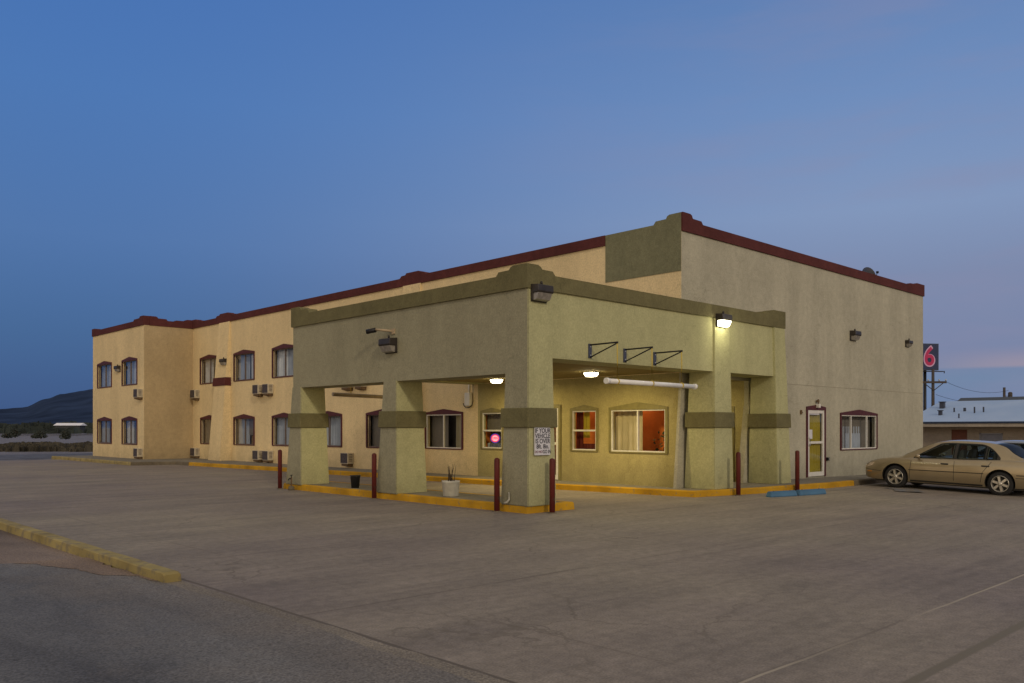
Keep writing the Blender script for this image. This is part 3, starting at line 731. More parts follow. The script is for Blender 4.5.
ceiling_lamp(8.35, 2.1, 'lit ceiling lamp inside the small entry recess between the two right columns', 2.95, 14)
def wall_light(axis, c, u, z, label, lit=False, s=1.0):
    rz = -math.pi / 2 if axis == 'X' else 0
    loc = (c, u, z) if axis == 'X' else (u, c, z)
    t = thing('wall_floodlight', label, 'floodlight', loc, rz, 'box floodlights on the walls')
    W, H, D = .215 * s, .34 * s, .21 * s
    mb = MB()   # local: wall at y=0, light projects to -y; z=0 is the middle
    prof = [(0, H / 2), (-D * .95, H / 2 - .02), (-D, H * .08), (-D * .93, 0), (-.05, 0), (-.05, -H / 2 + .04), (0, -H / 2)]
    mb.prism([(-W, y, zz) for y, zz in prof], [(W, y, zz) for y, zz in prof]); mb.bevel(.008); part('housing', mb, BRONZE, t, False)
    lp = [(-D * .9, 0), (-D * .62, -H / 2 + .05), (-.05, -H / 2 + .03), (-.05, 0)]
    mb = MB(); mb.prism([(-W * .88, y, zz - .003) for y, zz in lp], [(W * .88, y, zz - .003) for y, zz in lp]); part('lens', mb, LENSLIT if lit else LENS, t, False)
    mb = MB(); mb.lathe([(.025, H / 2), (.025, H / 2 + .05), (.012, H / 2 + .065)], 10, c=(0, -.08, 0)); part('photocell', mb, BRONZE, t, False)
    if lit:
        light('floodlight_light', 'POINT', (u, c - .42, z - .2), 9, (1, .93, .62), .06)
    return t
wall_light('Y', -.045, .27, 4.25, 'unlit black box floodlight at the near corner of the canopy, over the clearance sign')
wall_light('Y', -.045, 6.62, 4.27, 'glowing floodlight above the third canopy column', True)
wall_light('X', 0, 4.42, 3.53, 'unlit floodlight in the middle of the shaded long canopy face', s=1.05)
wall_light('Y', Y1, 15.91, 4.67, 'larger unlit floodlight high on the tan side wall above the window', s=1.0)
wall_light('Y', Y1, 20.32, 4.71, 'small unlit floodlight near the far right edge of the tan wall', s=.78)
wall_light('X', X1 - .16, 26.2, 4.70, 'small unlit floodlight on the cream pilaster above its maroon band', s=1.0)
wall_light('X', XW, 33.5, 4.65, 'small unlit floodlight between the upper windows of the far wing', s=1.0)

# security camera arm over the left floodlight
t = thing('security_camera', 'small tan camera on an arm above the floodlight on the long canopy face', 'camera', (0, 4.34, 3.86))
mb = MB(); mb.tube([(0, 0, 0), (-.12, .10, .02), (-.30, .34, .05)], .028, 8); mb.box(-.03, 0, -.06, .06, -.06, .06); part('arm', mb, TANPIPE, t, False)
mb = MB(); mb.tube([(-.27, .32, .04), (-.40, .50, .0)], .055, 10); part('housing', mb, BLACKM, t, False)

# brackets and clearance bars
AR = .75
BX = ((1.82, 3.37, 'left'), (2.96, 3.345, 'middle'), (4.02, 3.335, 'right'))
for x, zt, w in BX:
    t = thing('wall_bracket', {'left': 'black triangular bracket on the canopy front, nearest the corner floodlight', 'middle': 'black triangular bracket between two others on the canopy front', 'right': 'black triangular bracket on the canopy front, nearest the lit floodlight'}[w], 'bracket', (x, 0, zt - .25), group='black brackets holding the clearance bar')
    mb = MB(); mb.box(-.05, .05, -.02, 0, -.03, .27); mb.bevel(.004); p = part('wall_plate', mb, BLUESTEEL, t, False)
    mb = MB()
    for zz in (.03, .21): mb.lathe([(.016, -.032), (.016, -.02)], 8, 'Y', (0, 0, zz))
    part('bolt', mb, ALU, p, False)
    mb = MB(); mb.tube([(0, -.02, .245), (0, -AR, .25)], .018, 6); part('arm', mb, BLACKM, t, False)
    mb = MB(); mb.tube([(0, -.02, -.01), (0, -AR, .24)], .014, 6); part('brace', mb, BLACKM, t, False)
bar = thing('clearance_bar', 'white plastic pipe hung on yellow ropes below the three front brackets', 'clearance bar', (3.3, -AR + .02, 2.6))
yb = -AR + .02
mb = MB(); mb.tube([(1.50, yb, 2.585), (4.52, yb, 2.57)], .05, 14); mb.tube([(1.47, yb, 2.585), (1.54, yb, 2.585)], .062, 14); mb.tube([(4.48, yb, 2.57), (4.55, yb, 2.57)], .062, 14); part('pipe', mb, PVC, bar)
for x, zt, w in BX:
    mb = MB(); mb.tube([(x, yb, zt - .01), (x + .01, yb, 2.98), (x, yb, 2.62)], .011, 6); mb.lathe([(.062, -.012), (.062, .012)], 12, 'X', (x, yb, 2.58)); part('rope', mb, ROPE, bar)
bar = thing('clearance_bar', 'tan pipe hanging at the far end of the canopy between the two left columns', 'clearance bar', (2.6, YC + .3, 2.55))
mb = MB(); mb.tube([(1.40, YC + .3, 2.60), (4.4, YC + .3, 2.545)], .055, 12); part('pipe', mb, TANPIPE, bar)
for x in (2.0, 3.8):
    mb = MB(); mb.tube([(x, YC + .3, 2.58), (x, YC + .3, 3.25), (x, YC, 3.25)], .012, 6); part('rope', mb, ROPE, bar)

# bollards
bl = [(-.12, 9.40, 'dark red steel bollard by the far left canopy column, beside the standpipe'), (-.13, 4.93, 'dark red steel bollard in front of the second canopy column from the left'), (-.12, .72, 'dark red steel bollard left of the sign column, at the long yellow kerb'),
      (.44, -.25, 'dark red steel bollard right of the clearance sign on the near corner column'), (6.85, -.40, 'dark red steel bollard in front of the column under the lit floodlight'), (9.28, -.66, 'dark red steel bollard behind the blue wheel stops, near the tan wall door')]
b0 = None
for x, y, lb in bl:
    if b0 is None:
        b0 = thing('bollard', lb, 'bollard', (x, y, 0), group='dark red bollards around the canopy')
        mb = MB(); mb.lathe([(.056, -.03), (.056, 1.02), (.05, 1.045), (.03, 1.06), (.004, 1.065)], 18); part('post', mb, REDPIPE, b0, False)
        mb = MB(); mb.lathe([(.09, -.02), (.085, .012), (.056, .02)], 16); part('footing', mb, KERBC, b0, False)
    else: dup(b0, (x, y, 0), label=lb)
# blue wheel stops
def stop(xa, ya, xb, yb_, label):
    L = math.hypot(xb - xa, yb_ - ya); t = thing('wheel_stop', label, 'wheel stop', ((xa + xb) / 2, (ya + yb_) / 2, 0), math.atan2(yb_ - ya, xb - xa), 'blue wheel stops')
    mb = MB(); h = L / 2
    mb.hexa([(-h, -.09, .0), (h, -.09, .0), (h, .09, .0), (-h, .09, .0), (-h + .03, -.06, .135), (h - .03, -.06, .135), (h - .03, .06, .135), (-h + .03, .06, .135)]); mb.bevel(.018, 2)
    part('block', mb, BLUEP, t, False)
    mb = MB()
    for x in (-h * .6, h * .6): mb.lathe([(.02, .13), (.02, .142), (.008, .148)], 8, c=(x, 0, 0))
    part('anchor_pin', mb, RUST, t, False)
stop(6.93, -1.15, 7.82, -1.38, 'blue painted concrete wheel stop, the one nearer the canopy column')
stop(7.86, -1.39, 8.90, -1.58, 'blue painted concrete wheel stop, the one nearer the gold car')

# pots, standpipe, white elbow
t = thing('planter', 'white tub planter with dry stalks on the island beside the column', 'planter', (.42, 2.80, .152))
mb = MB(); mb.lathe([(.155, 0), (.17, .02), (.19, .30), (.20, .31), (.20, .345), (.18, .345), (.17, .30), (.02, .29)], 26); part('tub', mb, POTW, t, False)
mb = MB(); mb.lathe([(.168, .285), (.168, .30), (.01, .315)], 20); part('soil', mb, SOIL, t, False)
mb = MB(); rr = random.Random(11)
for i in range(16):
    a = rr.uniform(0, 6.3); r = rr.uniform(.01, .1); h = rr.uniform(.15, .42)
    p = Vector((math.cos(a) * r, math.sin(a) * r, .3)); q = p + Vector((rr.uniform(-.07, .07), rr.uniform(-.07, .07), h))
    mb.tube([p, (p + q) / 2 + Vector((rr.uniform(-.02, .02), 0, 0)), q], [.008, .006, .003], 5)
part('stalks', mb, TWIG, t, False)
t = thing('bucket', 'black plastic bucket standing on the island between the two left columns', 'bucket', (.38, 6.5, .152))
mb = MB(); mb.lathe([(.095, 0), (.125, .29), (.135, .295), (.135, .315), (.12, .315), (.1, .1), (.01, .09)], 22); part('tub', mb, POTB, t, False)
mb = MB(); mb.tube([(.13 * math.cos(k), .02, .30 + .07 * math.sin(k) * -1) for k in [math.pi * i / 10 for i in range(11)]], .005, 5); part('handle', mb, ALU, t, False)
t = thing('standpipe', 'short rusty standpipe with a tap at the far end of the yellow island kerb', 'standpipe', (-.14, 8.75, 0))
mb = MB(); mb.tube([(0, 0, -.02), (0, 0, .34)], .022, 8); part('pipe', mb, RUST, t, False)
mb = MB(); mb.tube([(0, 0, .31), (-.08, -.02, .31), (-.1, -.02, .27)], .016, 6); mb.tube([(0, 0, .34), (0, 0, .40)], .012, 6); mb.tube([(-.04, 0, .40), (.04, 0, .40)], .01, 6); part('tap', mb, BLACKM, t, False)
mb = MB(); mb.lathe([(.09, 0), (.07, .1), (.03, .12)], 10); part('base', mb, KERBC, t, False)
t = thing('drain_elbow', 'small white plastic pipe elbow at the foot of the sign column', 'pipe', (-.005, .46, .155))
mb = MB(); mb.tube([(-.03, 0, .24), (-.03, .0, .10), (-.04, .05, .04), (-.05, .11, .02)], [.014, .018, .022, .024], 8); part('pipe', mb, POTW, t, False)

# clearance sign with lettering
def text_mesh(body, size, depth=.001, align='CENTER'):
    cu = bpy.data.curves.new('lettering', 'FONT'); cu.body = body; cu.size = size; cu.align_x = align; cu.align_y = 'CENTER'; cu.extrude = depth; cu.offset = size * .018
    o = bpy.data.objects.new('tmp', cu); col.objects.link(o)
    dg = bpy.context.evaluated_depsgraph_get(); me = bpy.data.meshes.new_from_object(o.evaluated_get(dg))
    bpy.data.objects.remove(o); bpy.data.curves.remove(cu)
    me.name = 'lettering'; me.materials.clear()
    return me
def lettering(body, size, mat, parent, loc, rz=0, sx=1.0):
    me = text_mesh(body, size)
    me.transform(Matrix.Rotation(R(90), 4, 'X') @ Matrix.Diagonal((sx, 1, 1, 1)))
    me.transform(Matrix.Rotation(rz, 4, 'Z')); me.transform(Matrix.Translation(loc))
    o = link('lettering', me, mat, parent)
    return o
sg = thing('clearance_sign', 'white clearance sign with black lettering on the near corner column', 'sign', (.335, -.075, 1.41))
mb = MB(); mb.box(-.21, .21, -.02, .01, -.285, .245); part('board', mb, SIGNW, sg, False)
for s_, z, sz, mt, sx in (('IF YOUR', .185, .125, INK, .92), ('VEHICLE', .083, .125, INK, .88), ('IS OVER', -.018, .125, INK, .92), ('8ft. 8in.', -.12, .12, INK, .95)):
    lettering(s_, sz, mt, sg, (0, -.022, z), 0, sx)
lettering('DO NOT', .062, INKR, sg, (-.095, -.022, -.222), 0, 1.0); lettering('GO IN', .098, INK, sg, (.115, -.022, -.222), 0, .8)

# neon sign behind the office window
ns = thing('neon_sign', 'small oval neon sign glowing pink and red inside the office window', 'neon sign', (X1 + .035, 7.84, 1.33), -math.pi / 2)
mb = MB(); mb.prism([(.22 * math.cos(k), .0, .15 * math.sin(k)) for k in [2 * math.pi * i / 28 for i in range(28)]], [(.22 * math.cos(k), .02, .15 * math.sin(k)) for k in [2 * math.pi * i / 28 for i in range(28)]]); part('backing', mb, NEONBK, ns, False)
def ring(a, b, r, y=-.012): 
    mb = MB(); P = [(a * math.cos(k), y, b * math.sin(k)) for k in [2 * math.pi * i / 36 for i in range(37)]]; mb.tube(P, r, 6, False); return mb
part('tube', ring(.205, .135, .010), NEONB, ns, False); part('tube', ring(.165, .105, .012), NEONR, ns, False)
mb = MB(); mb.prism([(.15 * math.cos(k), -.008, .092 * math.sin(k)) for k in [2 * math.pi * i / 28 for i in range(28)]], [(.15 * math.cos(k), -.002, .092 * math.sin(k)) for k in [2 * math.pi * i / 28 for i in range(28)]]); part('face', mb, NEONP, ns, False)
lettering('OPEN', .105, NEONR, ns, (0, -.014, 0), 0, .92)

# bell box and conduit by the office
t = thing('utility_box', 'white meter box with a looping dark cable on the cream wall under the canopy', 'utility box', (X1, 9.02, 2.30))
mb = MB(); mb.box(-.12, 0, -.13, .13, .06, .48); mb.bevel(.015, 2); part('box', mb, WHITEP, t, False)
mb = MB(); mb.tube([(-.03, .0, .48), (-.03, 0, .75)], .025, 8); part('conduit', mb, PVC, t, False)
mb = MB(); mb.tube([(-.05, -.22, .74), (-.05, -.22, .2), (-.06, -.18, .06), (-.07, -.05, 0), (-.07, .1, .0), (-.06, .2, .06), (-.05, .26, .14)], .014, 6); part('cable', mb, BLACKM, t, False)
# little things on the tan wall
t = thing('door_lamp', 'tiny porch lamp above the maroon framed door', 'lamp', (13.4, Y1 - .035, 2.39))
mb = MB(); mb.box(-.05, .05, -.1, .03, -.12, .0); mb.bevel(.01); part('shade', mb, WHITEP, t, False); mb = MB(); mb.tube([(0, -.04, 0), (0, -.04, .15)], .02, 8); mb.box(-.06, .06, -.05, -.0, .05, .12); part('stem', mb, RUST, t, False)
t = thing('door_bell', 'small dark bell box low on the tan wall right of the door', 'bell', (14.1, Y1, .68)); mb = MB(); mb.box(-.05, .05, -.08, 0, -.05, .05); mb.bevel(.01); part('box', mb, BLACKM, t, False); mb = MB(); mb.lathe([(.02, -.09), (.02, -.08)], 8, 'Y'); part('button', mb, ALU, t, False)
t = thing('wall_hook', 'small brown fixture on the tan wall left of the maroon framed door', 'fixture', (12.42, Y1, 2.12)); mb = MB(); mb.box(-.035, .035, -.05, 0, -.06, .07); mb.bevel(.008); part('box', mb, RUST, t, False); mb = MB(); mb.lathe([(.012, -.08), (.012, -.05)], 8, 'Y'); part('knob', mb, BRONZE, t, False)
t = thing('side_lamp', 'white round lamp sticking out past the far right corner of the tan wall', 'lamp', (XE, Y1 + .25, 5.85)); mb = MB(); mb.tube([(0, 0, 0), (.14, 0, .05)], .03, 8); part('arm', mb, PLASTW, t, False); mb = MB(); mb.lathe([(.02, -.14), (.13, -.12), (.17, 0), (.13, .12), (.02, .16)], 14, c=(.17, 0, .04)); part('globe', mb, PLASTW, t, False)
# roof dish
t = thing('satellite_dish', 'grey satellite dish on the roof edge near the right end of the maroon band', 'satellite dish', (18.0, Y1 + .45, 6.2))
mb = MB(); mb.tube([(0, 0, 0), (0, 0, .62)], .03, 8); part('mast', mb, ALU, t, False)
mb = MB(); rings = []
ax = Vector((.75, -.35, .35)).normalized(); u_ = ax.cross(Vector((0, 0, 1))).normalized(); v_ = ax.cross(u_); c_ = Vector((0, 0, .72))
for r, dd in ((0.01, 0), (.12, .015), (.24, .05), (.33, .10)):
    rings.append([mb.bm.verts.new(c_ + ax * dd + (u_ * math.cos(a) + v_ * math.sin(a)) * r) for a in [2 * math.pi * k / 20 for k in range(20)]])
for a, b in zip(rings, rings[1:]):
    for k in range(20): mb.bm.faces.new([a[k], a[(k + 1) % 20], b[(k + 1) % 20], b[k]]).smooth = True
part('reflector', mb, plain('dish grey', (.10, .105, .12), .5), t, False)
mb = MB(); mb.tube([c_ - v_ * -.40 + ax * .12, c_ + ax * .5], .012, 6); mb.box(*[q for i in range(3) for q in ((c_ + ax * .5)[i] - .035, (c_ + ax * .5)[i] + .035)]); part('feed_arm', mb, BLACKM, t, False)

# air conditioners
def make_ac():
    t = thing('air_conditioner', '', 'air conditioner', (0, 0, 0), 0, 'air conditioners sticking out of the cream wall')
    W, D, H = .52, .27, .41
    mb = MB(); mb.box(-D, 0, -W / 2, W / 2, 0, H); mb.bevel(.012); part('casing', mb, ACMET, t, False)
    mb = MB(); mb.box(-D - .006, -D + .004, -W / 2 + .03, W / 2 - .03, .03, H - .03)
    for k in range(9):
        z = .06 + k * .04; mb.box(-D - .014, -D - .003, -W / 2 + .035, W / 2 - .035, z, z + .015)
    for y in (-.14, .14): mb.box(-D - .018, -D - .002, y - .012, y + .012, .04, H - .04)
    part('grille', mb, ACGR, t, False)
    mb = MB()
    for k in range(5): mb.box(-D + .06, -D + .2, -W / 2 - .008, -W / 2 + .002, .1 + k * .06, .125 + k * .06)
    part('side_vent', mb, ACGR, t, False)
    mb = MB(); mb.hexa([(-D + .02, -W / 2 + .06, -.07), (-.0, -W / 2 + .06, -.12), (0, W / 2 - .06, -.12), (-D + .02, W / 2 - .06, -.07), (-D + .02, -W / 2 + .06, -.005), (0, -W / 2 + .06, -.005), (0, W / 2 - .06, -.005), (-D + .02, W / 2 - .06, -.005)]); part('tray', mb, RUST, t, False)
    return t
acs = [(X1, 23.05, 3.13, 'upper air conditioner, left of a pair, between the second and third upper windows'), (X1, 22.15, 3.13, 'upper air conditioner, right of a pair, left of the canopy edge'),
       (X1, 23.05, .26, 'ground floor air conditioner, left of the pair left of the far bollard'), (X1, 22.15, .26, 'ground floor air conditioner, right of the pair left of the far bollard'),
       (X1, 29.6, 3.12, 'upper air conditioner tucked into the inner corner of the far wing'), (X1, 29.6, .26, 'ground floor air conditioner tucked into the inner corner of the far wing'),
       (XW, 30.55, 3.12, 'upper air conditioner at the near corner of the far wing'), (XW, 30.55, .26, 'ground floor air conditioner at the near corner of the far wing'),
       (X1, 15.95, .30, 'ground floor air conditioner seen between the two left canopy columns'), (X1, 15.95, 3.17, 'upper air conditioner seen just under the canopy beam, left of two'), (X1, 15.05, 3.17, 'upper air conditioner seen just under the canopy beam, right of two')]
ac0 = make_ac()
for i, (x, y, z, lb) in enumerate(acs):
    if i == 0: ac0.location = (x, y, z); ac0['label'] = lb
    else: dup(ac0, (x, y, z), label=lb)

# ------------------------------------------------------------------ cars
def crom(P, t):
    n = len(P) - 1; i = min(int(t), n - 1); f = t - i
    p = [P[max(i - 1, 0)], P[i], P[i + 1], P[min(i + 2, n)]]
    return [.5 * ((2 * p[1][k]) + (-p[0][k] + p[2][k]) * f + (2 * p[0][k] - 5 * p[1][k] + 4 * p[2][k] - p[3][k]) * f * f + (-p[0][k] + 3 * p[1][k] - 3 * p[2][k] + p[3][k]) * f ** 3) for k in range(len(p[0]))]
def lerp_tab(T, s):
    for a, b in zip(T, T[1:]):
        if s <= b[0]:
            k = (s - a[0]) / (b[0] - a[0]); k = max(0, k)
            return [a[i] + (b[i] - a[i]) * k for i in range(1, len(a))]
    return list(T[-1][1:])
def make_car(label, loc, rz, paint, tilt=0):
    """local: front towards +y, x to the right side, wheels at y = +-wb/2; length about 5 m"""
    car = thing('parked_car', label, 'car', loc, rz)
    car.rotation_euler = (tilt, 0, rz)
    WB, WR, TR = 2.77, .325, .775
    # stations along y: y, half width at belt, top z (bonnet/belt/boot), bottom z, side bulge half width
    S = [(-2.34, .66, .70, .36, .70), (-2.30, .74, .80, .28, .78), (-2.15, .80, .90, .23, .86), (-1.9, .83, .955, .20, .895), (-1.385, .85, .965, .19, .915), (-.9, .86, .945, .18, .92), (0, .86, .915, .175, .92),
         (.75, .86, .90, .175, .92), (1.0, .855, .905, .18, .92), (1.385, .84, .875, .185, .915), (1.8, .80, .83, .19, .90), (2.08, .74, .765, .20, .855), (2.26, .66, .705, .23, .775), (2.36, .55, .645, .28, .66), (2.40, .40, .59, .35, .48)]
    NS = 70; mb = MB(); rows = []
    def sec(hw, zt, zb, bw):
        pts = [(0, zb), (bw * .7, zb), (bw * .93, zb + .03), (bw * .975, zb + .12), (bw * .995, zb + (zt - zb) * .38), (bw, zb + (zt - zb) * .55), (bw * .985, zb + (zt - zb) * .75), (hw + (bw - hw) * .35, zt - .05), (hw * .97, zt - .008), (hw * .80, zt + .014), (hw * .4, zt + .035), (0, zt + .042)]
        return pts
    for i in range(NS + 1):
        y, hw, zt, zb, bw = crom(S, i / NS * (len(S) - 1))
        half = sec(hw, zt, zb, bw)
        ringp = [(x, y, z) for x, z in half] + [(-x, y, z) for x, z in half[-2:0:-1]]
        rows.append([mb.bm.verts.new(p) for p in ringp])
    m = len(rows[0])
    for a, b in zip(rows, rows[1:]):
        for k in range(m): mb.bm.faces.new([a[k], a[(k + 1) % m], b[(k + 1) % m], b[k]]).smooth = True
    mb.bm.faces.new(rows[0]); mb.bm.faces.new(rows[-1][::-1])
    me = mb.mesh('body'); me.materials.append(paint); me.materials.append(DARKTRIM)
    tmp = bpy.data.objects.new('tmpbody', me); col.objects.link(tmp)
    cm = MB()
    for yy in (-WB / 2, WB / 2):
        for sx in (-1, 1):
            cm.lathe([(.375, sx * .56), (.375, sx * 1.05)], 36, 'X', (0, yy, WR + .015))
    cme = cm.mesh('cutter'); cme.materials.append(DARKTRIM)
    for p in cme.polygons: p.material_index = 0
    cut = bpy.data.objects.new('tmpcut', cme); col.objects.link(cut)
    md = tmp.modifiers.new('b', 'BOOLEAN'); md.operation = 'DIFFERENCE'; md.object = cut; md.solver = 'EXACT'
    try: md.material_mode = 'TRANSFER'
    except Exception: pass
    dg = bpy.context.evaluated_depsgraph_get(); dg.update()
    bme = bpy.data.meshes.new_from_object(tmp.evaluated_get(dg)); bpy.data.objects.remove(tmp); bpy.data.objects.remove(cut)
    try: bme.set_sharp_from_angle(angle=R(38))
    except Exception: pass
    body = link('body', bme, paint, car); body.name = 'body'
    # greenhouse
    def gh(y_t, side=None):
        return None
    G0 = [(-1.98, .70, .955, .70, .958), (-1.65, .78, .96, .66, 1.13), (-1.30, .825, .955, .61, 1.315), (-.95, .835, .94, .585, 1.395), (-.4, .84, .925, .58, 1.425), (.1, .84, .915, .58, 1.415), (.5, .838, .908, .595, 1.345), (.9, .832, .905, .64, 1.17), (1.22, .80, .90, .71, 1.01), (1.45, .76, .875, .755, .88)]
    G = [(g[0] - .10 if g[0] > -1.5 else g[0], *g[1:]) for g in G0]
    def gsec(t): return crom(G, t)
    def gpt(t, v, sgn, off=0):   # v 0 belt .. 1 roof edge
        y, hb, zb, hr, zr = gsec(t)
        x = hb + (hr - hb) * v + .025 * math.sin(math.pi * v); z = zb - .03 + (zr - .03 - zb + .03) * v
        n = Vector((zr - zb + .2, 0, hb - hr)).normalized()
        return Vector((sgn * (x + n.x * off), y, z + n.z * off))
    # side windows laid a few millimetres proud of the roof shell
    def tfor(y):
        lo, hi = 0.0, len(G) - 1.0
        for _ in range(40):
            md_ = (lo + hi) / 2
            if gsec(md_)[0] < y: lo = md_
            else: hi = md_
        return lo
    def side_glass(y0, y1, vf, sgn, mat, off, name, n=22, cut=False):
        NVS = 16 if cut else 6
        mb = MB(); pv = None
        for i in range(n + 1):
            y = y0 + (y1 - y0) * i / n; t = tfor(y); v0, v1 = vf(y)
            rowv = [mb.bm.verts.new(gpt(t, v0 + (v1 - v0) * k / NVS, sgn, off)) for k in range(NVS + 1)]
            if pv:
                for k in range(NVS):
                    if cut and pane_hole(y - (y1 - y0) / n / 2, v0 + (v1 - v0) * (k + .5) / NVS): continue
                    mb.bm.faces.new([pv[k], rowv[k], rowv[k + 1], pv[k + 1]]).smooth = True
            pv = rowv
        return part(name, mb, mat, car, False)
    def zlim(y, ztop):   # v of a given height on the side at y
        _, hb, zb, hr, zr = gsec(tfor(y)); return max(.02, min(.95, (ztop - zb + .03) / max(.02, zr - zb)))
    def vt(y):
        top_ = min(1.345, 1.345 - max(0, y - .18) * .60 if y > .18 else 9)
        if y < -.75: top_ = min(top_, 1.345 - ((-.75 - y) / .62) ** 2.2 * .36)
        return zlim(y, top_)
    PANES = ((-.18, .84), (-.98, -.26), (-1.28, -1.01))
    def pane_hole(y, v): return any(a + .035 < y < b - .035 for a, b in PANES) and .14 < v < vt(y) - .05
    NG = 90; NV = 14; mb = MB(); rows = []; tops = []
    for i in range(NG + 1):
        t = i / NG * (len(G) - 1); y, hb, zb, hr, zr = gsec(t)
        half = [gpt(t, k / NV, 1) for k in range(NV + 1)] + [Vector((hr * q, y, zr + .026 - .034 * q ** 3)) for q in (.93, .84, .6, .3, 0)]
        full_ = half + [Vector((-p.x, p.y, p.z)) for p in half[-2::-1]]
        rows.append([mb.bm.verts.new(p) for p in full_]); tops.append((y, hr))
    L_ = len(rows[0]); nh = NV + 5
    for i, (a, b) in enumerate(zip(rows, rows[1:])):
        yc = (tops[i][0] + tops[i + 1][0]) / 2
        for k in range(L_ - 1):
            kk = k if k < nh else 2 * nh - k - 1      # mirrored band index
            if kk < NV and pane_hole(yc, (kk + .5) / NV): continue
            if kk > NV and (.47 < yc < 1.17 or -1.83 < yc < -1.24): continue
            mb.bm.faces.new([a[k], a[k + 1], b[k + 1], b[k]]).smooth = True
    g = part('roof', mb, paint, car, False)
    for sgn in (-1, 1):
        side_glass(-1.36, .90, lambda y: (.06, min(.96, vt(y) + .05)), sgn, DARKTRIM, .004, 'window_surround', 90, True)
        side_glass(-.18, .84, lambda y: (.10, max(.11, vt(y))), sgn, CARGLASS, .009, 'side_window', 24)
        side_glass(-.98, -.26, lambda y: (.10, max(.11, vt(y))), sgn, CARGLASS, .009, 'side_window', 20)
        side_glass(-1.28, -1.01, lambda y: (.10, max(.11, vt(y))), sgn, CARGLASS, .009, 'side_window', 12)
    def cross_glass(t0, t1, name, ins, n=10):
        mb = MB(); pv = None
        for i in range(n + 1):
            t = t0 + (t1 - t0) * i / n; y, hb, zb, hr, zr = gsec(t)
            xs = [hr * ins * q for q in (-1, -.6, -.2, .2, .6, 1)]
            rowv = [mb.bm.verts.new((x, y, zr + .026 - .02 * (abs(x) / hr) ** 1.6 * 1.4 + .007)) for x in xs]
            if pv:
                for k in range(5): mb.bm.faces.new([pv[k], rowv[k], rowv[k + 1], pv[k + 1]]).smooth = True
            pv = rowv
        part(name, mb, CARGLASS, car, False)
    ta, tb_ = tfor(.42), tfor(1.23)
    cross_glass(ta, tb_, 'windscreen', .90); cross_glass(tfor(-1.88), tfor(-1.18), 'rear_window', .90)
    # wheels
    for yy in (-WB / 2, WB / 2):
        for sgn in (-1, 1):
            x0 = sgn * TR
            mb = MB(); mb.lathe([(.20, -.10), (.29, -.105), (.315, -.09), (WR, -.06), (WR, .06), (.315, .09), (.29, .105), (.215, .10)], 40, 'X', (x0, yy, WR), False); w = part('wheel', mb, TYRE, car, False)
            mb = MB(); o = sgn
            prof = [(.222, .088), (.222, .104), (.208, .104), (.20, .06), (.19, .02), (.01, .02)]
            mb.lathe([(r, o * h) for r, h in prof], 40, 'X', (x0, yy, WR), False)
            part('rim', mb, DARKTRIM if False else ALLOY, w, False)
            mb = MB(); mb.lathe([(.188, o * .024), (.188, o * .028), (.01, o * .03)], 30, 'X', (x0, yy, WR)); part('rim_shadow', mb, DARKTRIM, w, False)
            mb = MB()
            for k in range(6):
                a = 2 * math.pi * k / 6 + .3; ca, sa = math.cos(a), math.sin(a)
                def q(r, tw_, h): return (x0 + o * h, yy + ca * r - sa * tw_, WR + sa * r + ca * tw_)
                mb.hexa([q(.03, -.034, .05), q(.205, -.042, .05), q(.205, .042, .05), q(.03, .034, .05), q(.03, -.026, .10), q(.205, -.030, .093), q(.205, .030, .093), q(.03, .026, .10)])
            mb.lathe([(.06, o * .05), (.055, o * .108), (.02, o * .114)], 18, 'X', (x0, yy, WR)); part('spokes', mb, ALLOY, w, False)
    # side trim: door seams, moulding, handles, mirrors
    def side_x(y, z):
        Sy = None; lo, hi = 0.0, len(S) - 1.0
        for _ in range(40):
            md_ = (lo + hi) / 2
            if crom(S, md_)[0] < y: lo = md_
            else: hi = md_
        _, hw, zt, zb, bw = crom(S, lo); P = sec(hw, zt, zb, bw)
        for (xa, za), (xb, zb_) in zip(P[1:], P[2:]):
            if za <= z <= zb_ and zb_ > za: return xa + (xb - xa) * (z - za) / (zb_ - za)
        return P[8][0]
    def ribbon(path, wd, th, sgn):
        mb = MB()
        for (ya, za), (yb_, zb_) in zip(path, path[1:]):
            d = Vector((yb_ - ya, zb_ - za)).normalized(); nn = Vector((-d.y, d.x)) * wd / 2
            A = []
            for (y, z) in ((ya, za), (yb_, zb_)):
                for s_ in (-1, 1):
                    yy, zz = y + nn.x * s_, z + nn.y * s_
                    A.append((yy, zz))
            def P(yz, o): return (sgn * (side_x(yz[0], yz[1]) + o), yz[0], yz[1])
            mb.hexa([P(A[0], -.01), P(A[1], -.01), P(A[3], -.01), P(A[2], -.01), P(A[0], th), P(A[1], th), P(A[3], th), P(A[2], th)])
        return mb
    def seg(y0, z0, y1, z1, n): return [(y0 + (y1 - y0) * i / n, z0 + (z1 - z0) * i / n) for i in range(n + 1)]
    for sgn in (-1, 1):
        for path in (seg(.98, .30, .94, .86, 10), seg(-.22, .28, -.22, .87, 10), seg(-.95, .60, -1.16, .90, 8), seg(-.90, .28, -.95, .60, 5)):
            part('door_seam', ribbon(path, .012, .0015, sgn), DARKTRIM, car, False)
        part('moulding', ribbon(seg(1.0, .555, -.98, .575, 16), .022, .006, sgn), DARKTRIM, car, False)
        part('moulding', ribbon(seg(-1.78, .575, -2.2, .575, 5), .022, .006, sgn), DARKTRIM, car, False)
        part('rocker_trim', ribbon(seg(.96, .245, -.96, .245, 10), .05, .002, sgn), DARKTRIM, car, False)
